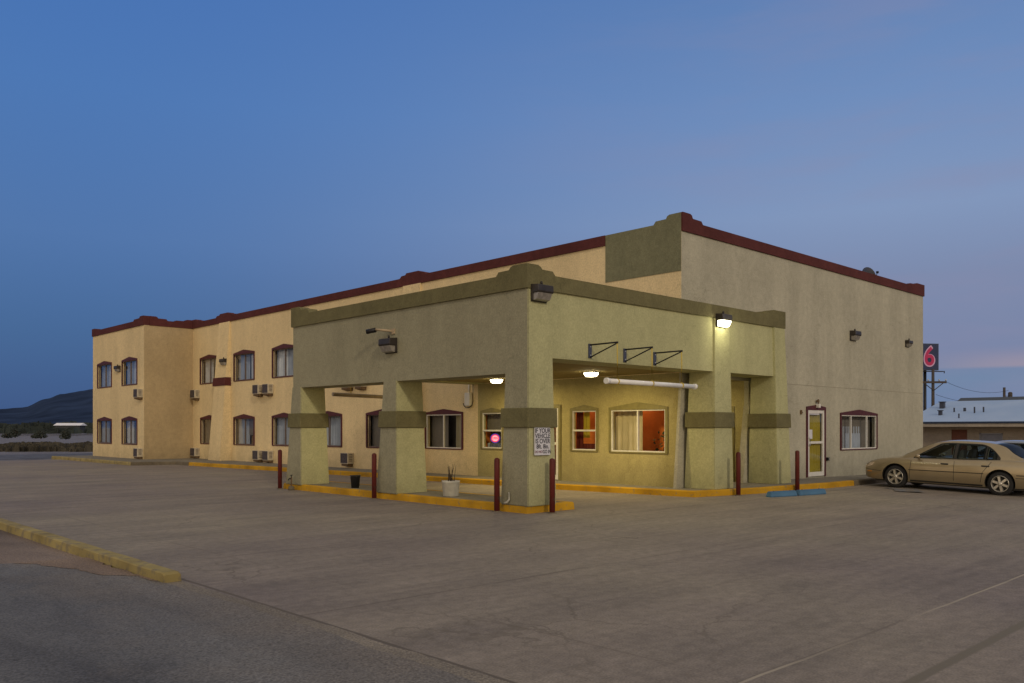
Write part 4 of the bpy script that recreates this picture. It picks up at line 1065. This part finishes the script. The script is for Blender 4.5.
        for yy in (.03, -1.02):
            mb = MB(); x = side_x(yy, .77); mb.hexa([(sgn * (x - .01), yy - .11, .755), (sgn * (x - .01), yy + .11, .755), (sgn * (x - .01), yy + .11, .80), (sgn * (x - .01), yy - .11, .80), (sgn * (x + .02), yy - .09, .762), (sgn * (x + .02), yy + .09, .762), (sgn * (x + .015), yy + .09, .792), (sgn * (x + .015), yy - .09, .792)]); mb.bevel(.006)
            part('door_handle', mb, DARKTRIM, car, False)
        mb = MB(); mb.lathe([(.02, -.07), (.055, -.06), (.062, 0), (.05, .05), (.02, .065)], 14, 'Y', (sgn * .97, .74, .955)); mb.tube([(sgn * .83, .76, .92), (sgn * .93, .74, .94)], .03, 8); part('wing_mirror', mb, paint, car, False)
        # lamps
        mb = MB(); xs0 = []
        P0 = [(2.02, .715), (2.16, .69), (2.28, .655), (2.345, .61), (2.345, .555), (2.25, .555), (2.08, .61)]
        A_ = [(sgn * (side_x(y, z) + .012), y + .012, z) for y, z in P0]; B_ = [(sgn * (side_x(y, z) - .03), y - .01, z) for y, z in P0]
        mb.prism(A_, B_); part('headlight', mb, HEADL, car, False)
        part('marker_lamp', ribbon(seg(2.24, .44, 2.08, .445, 3), .035, .006, sgn), AMBER, car, False)
        part('tail_light', ribbon(seg(-2.06, .70, -2.30, .70, 4), .14, .008, sgn), TAILL, car, False)
        part('bumper_seam', ribbon(seg(2.36, .51, 1.80, .47, 9), .012, .002, sgn), DARKTRIM, car, False)
        part('bumper_seam', ribbon(seg(-1.76, .50, -2.30, .50, 6), .014, .002, sgn), DARKTRIM, car, False)
    mb = MB(); mb.box(-.30, .30, 2.33, 2.405, .46, .57); part('grille', mb, DARKTRIM, car, False)
    mb = MB(); mb.box(-.26, .26, -2.372, -2.33, .50, .62); part('number_plate', mb, SIGNW, car, False)
    mb = MB(); mb.box(-.78, .78, -2.0, 2.0, .17, .24); part('underbody', mb, DARKTRIM, car, False)
    for sx_ in (-.38, .38):
        for yy in (.05, -.85):
            mb = MB(); mb.hexa([(sx_ - .24, yy - .28, .6), (sx_ + .24, yy - .28, .6), (sx_ + .24, yy - .12, .6), (sx_ - .24, yy - .12, .6), (sx_ - .2, yy - .40, 1.18), (sx_ + .2, yy - .40, 1.18), (sx_ + .2, yy - .30, 1.18), (sx_ - .2, yy - .30, 1.18)]); mb.bevel(.03, 2); part('seat', mb, SEATM, car, False)
    car.scale = (.95, .95, .95)
    return car
# gold saloon: left side towards the camera, nose to the wall
make_car('gold four door saloon parked nose to the tan wall, seen from its left side', (13.34, -3.17, -.045), 0, GOLD, R(1.75))
make_car('pale blue silver car mostly hidden behind the gold saloon', (17.3, -3.3, -.09), 0, BLUESIL, R(1.2))

# ------------------------------------------------------------------ background, right
bm_ = thing('background_motel', 'long low beige motel with a pale blue hipped roof behind the cars', 'building', (41.2, 0, -.78))
bx, g0 = 41.2, -.78
f2 = mapper('X', bx)
hs = []
mb = MB(); wall_sheet(mb, f2, -26, 8.7, g0, 1.72, [(-12, -10.9, g0 + .02, 1.35), (5.75, 6.6, g0 + .02, 1.56), (3.9, 5.1, .25, 1.36), (.4, 1.4, g0 + .02, 1.35), (-3, -1.7, .2, 1.3)], .12)
mb.face([(bx, 8.7, g0), (51.6, 8.7, g0), (51.6, 8.7, 2.1), (46.4, 8.7, 3.3), (bx, 8.7, 2.1)]); part('wall', mb, stucco('beige block wall', (.34, .28, .21), .12), bm_)
for a, b, m_ in ((5.75, 6.6, plain('brown door', (.15, .05, .025), .6)), (.4, 1.4, plain('brown door b', (.12, .06, .04), .6)), (-12, -10.9, plain('brown door c', (.12, .06, .04), .6))):
    mb = MB(); fbox(mb, f2, a, b, -.10, -.06, g0, 1.56)
    for k in range(3): fbox(mb, f2, a + .1 + k * .25, a + .25 + k * .25, -.06, -.05, g0 + .2, 1.3)
    d = part('door', mb, m_, bm_); mb = MB(); mb.tube([f2(a + .1, -.05, .25), f2(a + .1, .0, .25)], .03, 6); part('handle', mb, ALU, d)
for a, b, z0, z1 in ((3.9, 5.1, .25, 1.36), (-3, -1.7, .2, 1.3)):
    mb = MB(); fbox(mb, f2, a, b, -.08, .02, z1 - .06, z1); fbox(mb, f2, a, b, -.08, .02, z0, z0 + .06); fbox(mb, f2, a, a + .06, -.08, .02, z0, z1); fbox(mb, f2, b - .06, b, -.08, .02, z0, z1); w = part('window', mb, plain('grey frame', (.25, .25, .27), .6), bm_)
    mb = MB(); mb.face([f2(a, -.05, z0), f2(b, -.05, z0), f2(b, -.05, z1), f2(a, -.05, z1)]); part('pane', mb, plain('grey pane', (.22, .22, .25), .25), w)
mb = MB(); mb.box(40.46, 40.5, -27, 9.0, 1.72, 1.925); mb.box(40.5, 41.3, -27, 9.0, 1.72, 1.76); part('fascia', mb, stucco('beige fascia', (.44, .38, .30), .1), bm_)
mb = MB(); mb.box(40.42, 40.46, -27, 9.05, 1.905, 2.02); part('gutter', mb, plain('dark blue gutter', (.03, .045, .085), .5), bm_)
rf = MB(); rf.face([(40.4, -27, 2.0), (40.4, 9.05, 2.0), (46.4, 9.05, 3.36), (46.4, -27, 3.36)]); rf.face([(52.4, 9.05, 2.0), (52.4, -27, 2.0), (46.4, -27, 3.36), (46.4, 9.05, 3.36)])
m, nt, b = new_mat('pale blue shingles'); v = coords(nt, (1, 1, 1))
a = noise_col(nt, v, .5, (.33, .47, .70), (.42, .55, .76), .3, .7, 6); w_ = N(nt, 'ShaderNodeTexWave'); w_.inputs['Scale'].default_value = 1.2; w_.inputs['Distortion'].default_value = .5; w_.bands_direction = 'X'
nt.links.new(v, w_.inputs['Vector']); r_ = N(nt, 'ShaderNodeValToRGB'); r_.color_ramp.elements[0].color = (.88, .88, .88, 1); nt.links.new(w_.outputs['Fac'], r_.inputs['Fac'])
nt.links.new(mul(nt, a, r_.outputs['Color']), b.inputs['Base Color']); b.inputs['Roughness'].default_value = .7
roof = part('roof', rf, m, bm_)
VENT = plain('roof vent', (.05, .055, .075), .6)
for x, yy, z, wd, h in ((44.3, 8.2, 2.88, .13, .36), (42.3, 7.6, 2.43, .09, .24), (43.1, 7.1, 2.61, .035, .26), (41.4, 6.26, 2.23, .03, .26), (43.3, 6.58, 2.66, .06, .2), (42.75, 5.86, 2.53, .035, .36), (43.0, 5.45, 2.59, .035, .3), (43, 1.5, 2.59, .05, .3)):
    mb = MB(); mb.box(x - wd, x + wd, yy - wd, yy + wd, z - .25, z + h)
    if wd > .08: mb.box(x - wd - .04, x + wd + .04, yy - wd - .04, yy + wd + .04, z + h, z + h + .05)
    part('roof_vent', mb, VENT, roof)
b2 = thing('background_shed', 'long dark roofed building peeking over the pale blue motel roof', 'building', (62, 0, -.78))
mb = MB(); mb.box(62, 74, -30, 13.4, -.78, 2.9); part('wall', mb, plain('dark wall', (.12, .11, .11), .8), b2)
mb = MB(); mb.prism([(61.5, 14.2, 2.9), (74.5, 14.2, 2.9), (73.5, 13.6, 4.12), (63.5, 13.6, 4.12)], [(61.5, -30, 2.9), (74.5, -30, 2.9), (73.5, -30, 4.12), (63.5, -30, 4.12)]); part('roof', mb, plain('dark seamed roof', (.06, .075, .10), .6), b2)
# tall roadside sign with a big 6
ts = thing('roadside_sign', 'tall dark roadside sign showing a pink outlined red 6 behind the tan wall', 'sign', (72.2, 19.2, -.78), math.atan2(-.69, .724) + R(8))
mb = MB(); mb.box(-1.3, .75, -.15, .15, 7.85, 10.35); part('cabinet', mb, SIGNDK, ts, False)
mb = MB(); mb.box(-1.22, .67, -.162, -.151, 7.93, 10.27); part('panel', mb, plain('sign dark panel', (.016, .030, .095), .5), ts, False)
lettering('6', 2.75, SIGNPK, ts, (-.22, -.175, 9.06), 0, .95); lettering('6', 2.38, SIGNRED, ts, (-.22, -.19, 9.06), 0, .90)
mb = MB(); mb.tube([(-.55, 0, 0), (-.55, 0, 7.85)], .14, 12); part('pole', mb, BLACKM, ts, False)
mb = MB(); mb.box(-1.3, 1.15, -.5, .0, 7.70, 7.76); 
for x in (-1.2, -.1, 1.1): mb.box(x - .03, x + .03, -.5, -.44, 7.55, 7.72)
part('catwalk', mb, BLACKM, ts, False)
def utility_pole(label, loc, h, rz, tr):
    t = thing('utility_pole', label, 'utility pole', loc, rz, 'wooden utility poles behind the low motel')
    mb = MB(); mb.tube([(0, 0, 0), (0, 0, h)], [.15, .11], 10); part('pole', mb, WOODP, t, False)
    if not tr:
        mb = MB(); mb.box(-1.05, 1.05, -.16, -.07, h - 1.15, h - .98); part('crossarm', mb, WOODP, t, False)
        for s_ in (-1, 1):
            mb = MB(); mb.tube([(s_ * .8, -.11, h - 1.12), (0, -.11, h - 1.75)], .035, 6); part('brace', mb, WOODP, t, False)
        for x in (-1.0, -.45, .45, 1.0):
            mb = MB(); mb.lathe([(.03, h - .98), (.06, h - .92), (.06, h - .85), (.02, h - .8)], 8, c=(x, -.11, 0)); part('insulator', mb, ALU, t, False)
    if tr:
        mb = MB(); mb.lathe([(.16, h - 1.1), (.18, h - 1.0), (.18, h - .5), (.1, h - .42)], 12, c=(.55, 0, 0)); mb.tube([(.0, 0, h - .8), (.5, 0, h - .8)], .03, 6); part('transformer', mb, WOODP, t, False)
    return t
pa = math.atan2(-.69, .724)
utility_pole('wooden utility pole with a crossarm in front of the tall 6 sign', (61.84, 15.17, -.78), 7.25, pa, False)
utility_pole('stubby wooden utility pole with a transformer, behind the dark roof far right', (75.0, 13.75, -.78), 6.15, pa, True)
def wire(a, b, sag, label):
    A, B = Vector(a), Vector(b); P = [A.lerp(B, i / 16) - Vector((0, 0, sag * 4 * (i / 16) * (1 - i / 16))) for i in range(17)]
    mb = MB(); mb.tube(P, .014, 4); o = link('power_line', mb.mesh('power_line'), BLACKM); tag(o, label, 'power line', 'power lines behind the low motel')
wire((62.5, 14.4, 5.45), (75.4, 13.5, 5.1), .5, 'upper thin power line sagging between the two utility poles')
wire((62.0, 15.0, 4.4), (75.4, 13.5, 4.3), .5, 'lower thin power line sagging between the two utility poles')

# ------------------------------------------------------------------ background, left
CAM = Vector((-11.49, -11.64, 1.65)); FW = Vector((.690, .724, 0)).normalized(); RT = Vector((FW.y, -FW.x, 0))
def dirx(px): return (FW + RT * ((px - 512) / 852))
prof = [(-700, 421), (-500, 416), (-350, 411), (-200, 410), (-90, 409.5), (0, 408.5), (15, 407.5), (28, 406), (36, 402), (45, 398.5), (60, 394), (75, 391.5), (92, 388.5), (130, 386), (180, 384), (240, 386), (300, 391), (380, 400), (480, 409), (650, 417), (900, 421), (1250, 422), (1700, 423)]
mb = MB(); rows = []
for i in range(len(prof) * 6 - 5):
    k = i / 6; a = prof[int(k)]; bq = prof[min(int(k) + 1, len(prof) - 1)]; f = k - int(k)
    px = a[0] + (bq[0] - a[0]) * f; py = a[1] + (bq[1] - a[1]) * f
    d = dirx(px); D = 2600; H = (428 - py) / 852 * D
    row = []
    for q in range(13):
        s = q / 10; dist = D - 900 * (1 - s); hh = H * (s ** 1.1 if s <= 1 else 1 - (s - 1) * .8)
        nn = pnoise(Vector((px * .03, q * .7, 1))) * .10 * H * math.sin(math.pi * min(s, 1)) + (pnoise(Vector((px * .11, 5, 1))) * .025 * H if s >= .9 else 0)
        p = CAM + d * dist; row.append(mb.bm.verts.new((p.x, p.y, hh + nn)))
    rows.append(row)
for a, b in zip(rows, rows[1:]):
    for q in range(12): mb.bm.faces.new([a[q], b[q], b[q + 1], a[q + 1]]).smooth = True
struct('hill', mb, HILLM)
def place(px, depth): p = CAM + dirx(px) * depth; return p.x, p.y
# far scrub belt and roadside weeds
def belt(name, mat, px0, px1, d0, d1, n, size, hgt, seed):
    rr = random.Random(seed); mb = MB()
    for _ in range(n):
        px = rr.uniform(px0, px1); d = rr.uniform(d0, d1); x, y = place(px, d); h = hgt * rr.uniform(.4, 1.0) * (1 + .5 * pnoise(Vector((px * .05, d * .01, 2)))); s = size * rr.uniform(.5, 1.2)
        for q in range(3):
            a = rr.uniform(0, 3.14); dx, dy = math.cos(a) * s, math.sin(a) * s; ox, oy = rr.uniform(-s, s) * .4, rr.uniform(-s, s) * .4
            mb.face([(x - dx + ox, y - dy + oy, -.05), (x + dx + ox, y + dy + oy, -.05), (x + dx * .5 + ox, y + dy * .5 + oy, h * rr.uniform(.7, 1)), (x - dx * .6 + ox, y - dy * .6 + oy, h * rr.uniform(.6, 1))])
    o = link(name, mb.mesh(name), mat); o['kind'] = 'stuff'
belt('far_scrub', SCRUB, -260, 130, 300, 520, 900, 3.0, 4.2, 5)
belt('scrub_before_streak', SCRUB, -260, 130, 255, 285, 260, 1.6, 2.0, 8)
belt('roadside_weeds', WEED, -220, 130, 60, 78, 2600, .30, .42, 6)
# desert bushes
def bush(px, d, w, h, label, seed):
    x, y = place(px, d); rr = random.Random(seed)
    t = thing('desert_bush', label, 'bush', (x, y, -.03), rr.uniform(0, 6), 'dark bushes in the dry field')
    mb = MB()
    for i in range(5):
        a = rr.uniform(0, 6.3); mb.tube([(0, 0, 0), (math.cos(a) * w * .2, math.sin(a) * w * .2, h * .35), (math.cos(a) * w * .4, math.sin(a) * w * .4, h * .7)], [.08, .05, .02], 5)
    part('stems', mb, TWIG, t, False)
    mb = MB()
    for i in range(420):
        a = rr.uniform(0, 6.3); z = rr.random() ** .8; r = math.sqrt(rr.random()) * w * (.55 + .45 * math.sin(math.pi * min(1, z * .9 + .1))) * (1 + .35 * math.sin(a * 3 + seed))
        p = Vector((math.cos(a) * r * .6, math.sin(a) * r * .6, h * (.08 + .9 * z) * (1 - .3 * r / w))); s = .16 * rr.uniform(.6, 1.3)
        u1 = Vector((rr.uniform(-1, 1), rr.uniform(-1, 1), rr.uniform(-1, 1))).normalized() * s; u2 = u1.orthogonal().normalized() * s
        mb.face([p - u1, p + u2 * .6, p + u1, p - u2 * .6])
    part('crown', mb, BUSHM, t, False)
bush(8, 140, 1.3, 1.0, 'low dark bush at the far left of the dry field', 1)
bush(15, 150, 1.4, 1.7, 'taller dark bush just right of the far left low bush in the field', 2)
bush(41, 135, 1.6, 1.4, 'dark bush in the middle of the visible dry field', 3)
bush(66, 125, 1.2, 1.6, 'upright dark bush in the field nearest the cream wing', 4)
bush(36, 137, 1.0, .8, 'small low bush beside the middle bush of the field', 5)
# far off streak of passing light, shaped as an added white roofed shed
x, y = place(70, 290)
t = thing('light_streak_shed', 'far off white light streak shaped as an added shed roof in front of the dark hill', 'shed', (x, y, 0), math.atan2(RT.y, RT.x))
mb = MB(); mb.box(-4, 4.2, -2, 2, 0, 2.6); part('wall', mb, plain('streak shed wall', (.045, .05, .055), .8), t, False)
mb = MB(); mb.prism([(-4.5, -2.4, 2.5), (-4.5, 2.4, 2.5), (-4.5, 0, 3.35)], [(4.7, -2.4, 2.5), (4.7, 2.4, 2.5), (4.7, 0, 3.35)]); part('roof', mb, plain('white streak roof', (.85, .85, .88), .5), t, False)

# ------------------------------------------------------------------ world, sun, camera
w = bpy.data.worlds.new('World'); scn.world = w; w.use_nodes = True
nt = w.node_tree; bg = nt.nodes['Background']
SUN_EL, SUN_AZ = 24, 20   # light travels towards +Y, turned 20 degrees towards +X
sdir = Vector((math.sin(R(SUN_AZ)) * math.cos(R(SUN_EL)), math.cos(R(SUN_AZ)) * math.cos(R(SUN_EL)), -math.sin(R(SUN_EL))))
tc = N(nt, 'ShaderNodeTexCoord'); D = tc.outputs['Generated']
sky = N(nt, 'ShaderNodeTexSky', sky_type='NISHITA'); sky.sun_disc = False; sky.sun_elevation = R(4); sky.sun_rotation = math.atan2(-sdir.x, -sdir.y)
def dot(vec):
    n = N(nt, 'ShaderNodeVectorMath', operation='DOT_PRODUCT'); n.inputs[1].default_value = vec; nt.links.new(D, n.inputs[0]); return n.outputs['Value']
def mr(v, a, b, c=0., d=1., smooth=True):
    n = N(nt, 'ShaderNodeMapRange'); n.interpolation_type = 'SMOOTHSTEP' if smooth else 'LINEAR'
    for i, q in enumerate((a, b, c, d)): n.inputs[i + 1].default_value = q
    nt.links.new(v, n.inputs[0]); return n.outputs[0]
def rampc(v, stops):
    n = N(nt, 'ShaderNodeValToRGB'); e = n.color_ramp.elements
    while len(e) < len(stops): e.new(.5)
    for q, (p, c) in zip(e, stops): q.position = p; q.color = (*c, 1)
    nt.links.new(v, n.inputs['Fac']); return n.outputs['Color']
def srgb(*c): return tuple((x / 255 / 12.92) if x < 11 else ((x / 255 + .055) / 1.055) ** 2.4 for x in c)
def mix(f, a, b):
    n = N(nt, 'ShaderNodeMix', data_type='RGBA'); nt.links.new(f, n.inputs[0]); nt.links.new(a, n.inputs[6]); nt.links.new(b, n.inputs[7]); return n.outputs[2]
el = dot((0, 0, 1)); fr = dot(tuple(FW)); rt = dot(tuple(RT))
e01 = mr(el, -.02, .58, 0, 1, False)   # 0.033 horizon
def E(z): return (z + .02) / .6
left = rampc(e01, [(E(0), srgb(56, 84, 130)), (E(.05), srgb(58, 91, 140)), (E(.10), srgb(64, 100, 149)), (E(.2), srgb(77, 114, 168)), (E(.34), srgb(74, 117, 178)), (E(.46), srgb(68, 112, 178)), (1, srgb(66, 106, 170))])
right = rampc(e01, [(E(0), srgb(100, 124, 160)), (E(.05), srgb(108, 131, 164)), (E(.075), srgb(118, 130, 164)), (E(.16), srgb(122, 136, 170)), (E(.23), srgb(128, 149, 186)), (E(.34), srgb(110, 140, 187)), (E(.46), srgb(92, 126, 178)), (1, srgb(84, 114, 168))])
front = mix(mr(rt, -.48, .42), left, right)
# thin cloud streaks towards the right
mp = N(nt, 'ShaderNodeMapping'); mp.inputs['Scale'].default_value = (1.6, 1.6, 9); mp.inputs['Rotation'].default_value = (R(6), R(-5), 0); nt.links.new(D, mp.inputs[0])
cn = N(nt, 'ShaderNodeTexNoise'); cn.inputs['Scale'].default_value = 2.2; cn.inputs['Detail'].default_value = 7; cn.inputs['Roughness'].default_value = .55; nt.links.new(mp.outputs[0], cn.inputs['Vector'])
cm_ = mr(cn.outputs['Fac'], .42, .72)
def math2(op, a, b):
    n = N(nt, 'ShaderNodeMath', operation=op)
    nt.links.new(a, n.inputs[0])
    if isinstance(b, float): n.inputs[1].default_value = b
    else: nt.links.new(b, n.inputs[1])
    return n.outputs[0]
cf = math2('MULTIPLY', math2('MULTIPLY', cm_, mr(rt, -.15, .5)), .34)
rgb = N(nt, 'ShaderNodeRGB'); rgb.outputs[0].default_value = (*srgb(138, 136, 166), 1)
front = mix(cf, front, rgb.outputs[0])
# pink band low on the right
pb = math2('MULTIPLY', math2('MULTIPLY', mr(el, .060, .064), mr(el, .086, .063)), math2('MULTIPLY', mr(rt, .40, .52), .42))
rgb2 = N(nt, 'ShaderNodeRGB'); rgb2.outputs[0].default_value = (*srgb(178, 152, 158), 1)
front = mix(pb, front, rgb2.outputs[0])
# afterglow behind the camera
back = rampc(e01, [(0, (.62, .42, .27)), (.12, (.95, .66, .42)), (.35, (.62, .54, .46)), (.7, (.30, .34, .42)), (1, (.18, .23, .36))])
allc = mix(mr(fr, .35, -.45), front, back)
rgb3 = N(nt, 'ShaderNodeRGB'); rgb3.outputs[0].default_value = (.40, .355, .32, 1)
allc = mix(mr(el, .47, .72), allc, rgb3.outputs[0])
lob = math2('POWER', mr(dot((-1, -.05, .05)), 0, 1, 0, 1, False), 2.0)
lc = N(nt, 'ShaderNodeMix', data_type='RGBA', blend_type='MULTIPLY'); lc.inputs[0].default_value = 1; nt.links.new(lob, lc.inputs[6]); lc.inputs[7].default_value = (.42, .31, .15, 1)
ad_ = N(nt, 'ShaderNodeMix', data_type='RGBA', blend_type='ADD'); ad_.inputs[0].default_value = 1; nt.links.new(allc, ad_.inputs[6]); nt.links.new(lc.outputs[2], ad_.inputs[7])
allc = mix(mr(fr, .30, .10), allc, ad_.outputs[2])
top = N(nt, 'ShaderNodeMix', data_type='RGBA', blend_type='ADD'); top.inputs[0].default_value = .004
nt.links.new(allc, top.inputs[6]); nt.links.new(sky.outputs[0], top.inputs[7])
nt.links.new(top.outputs[2], bg.inputs['Color']); bg.inputs['Strength'].default_value = 1.0

sl = bpy.data.lights.new('sun', 'SUN'); sl.energy = .8; sl.angle = R(5); sl.color = (1, .83, .62)
so = bpy.data.objects.new('sun', sl); col.objects.link(so); so.rotation_euler = sdir.to_track_quat('-Z', 'Y').to_euler()

cd = bpy.data.cameras.new('camera'); cam = bpy.data.objects.new('camera', cd); col.objects.link(cam)
cd.sensor_width = 36; cd.lens = 36 * 852 / 1024; cd.shift_y = (428 - 341.5) / 1024; cd.clip_end = 12000; cd.clip_start = .1
cam.location = CAM; cam.rotation_euler = (R(90), 0, math.atan2(-FW.x, FW.y))
scn.camera = cam
scn.view_settings.view_transform = 'Standard'; scn.view_settings.look = 'None'; scn.view_settings.exposure = 0; scn.view_settings.gamma = 1
scn.render.engine = 'CYCLES'
scn.cycles.use_denoising = True
scn.cycles.max_bounces = 8; scn.cycles.transparent_max_bounces = 12
scn.cycles.sample_clamp_indirect = 4
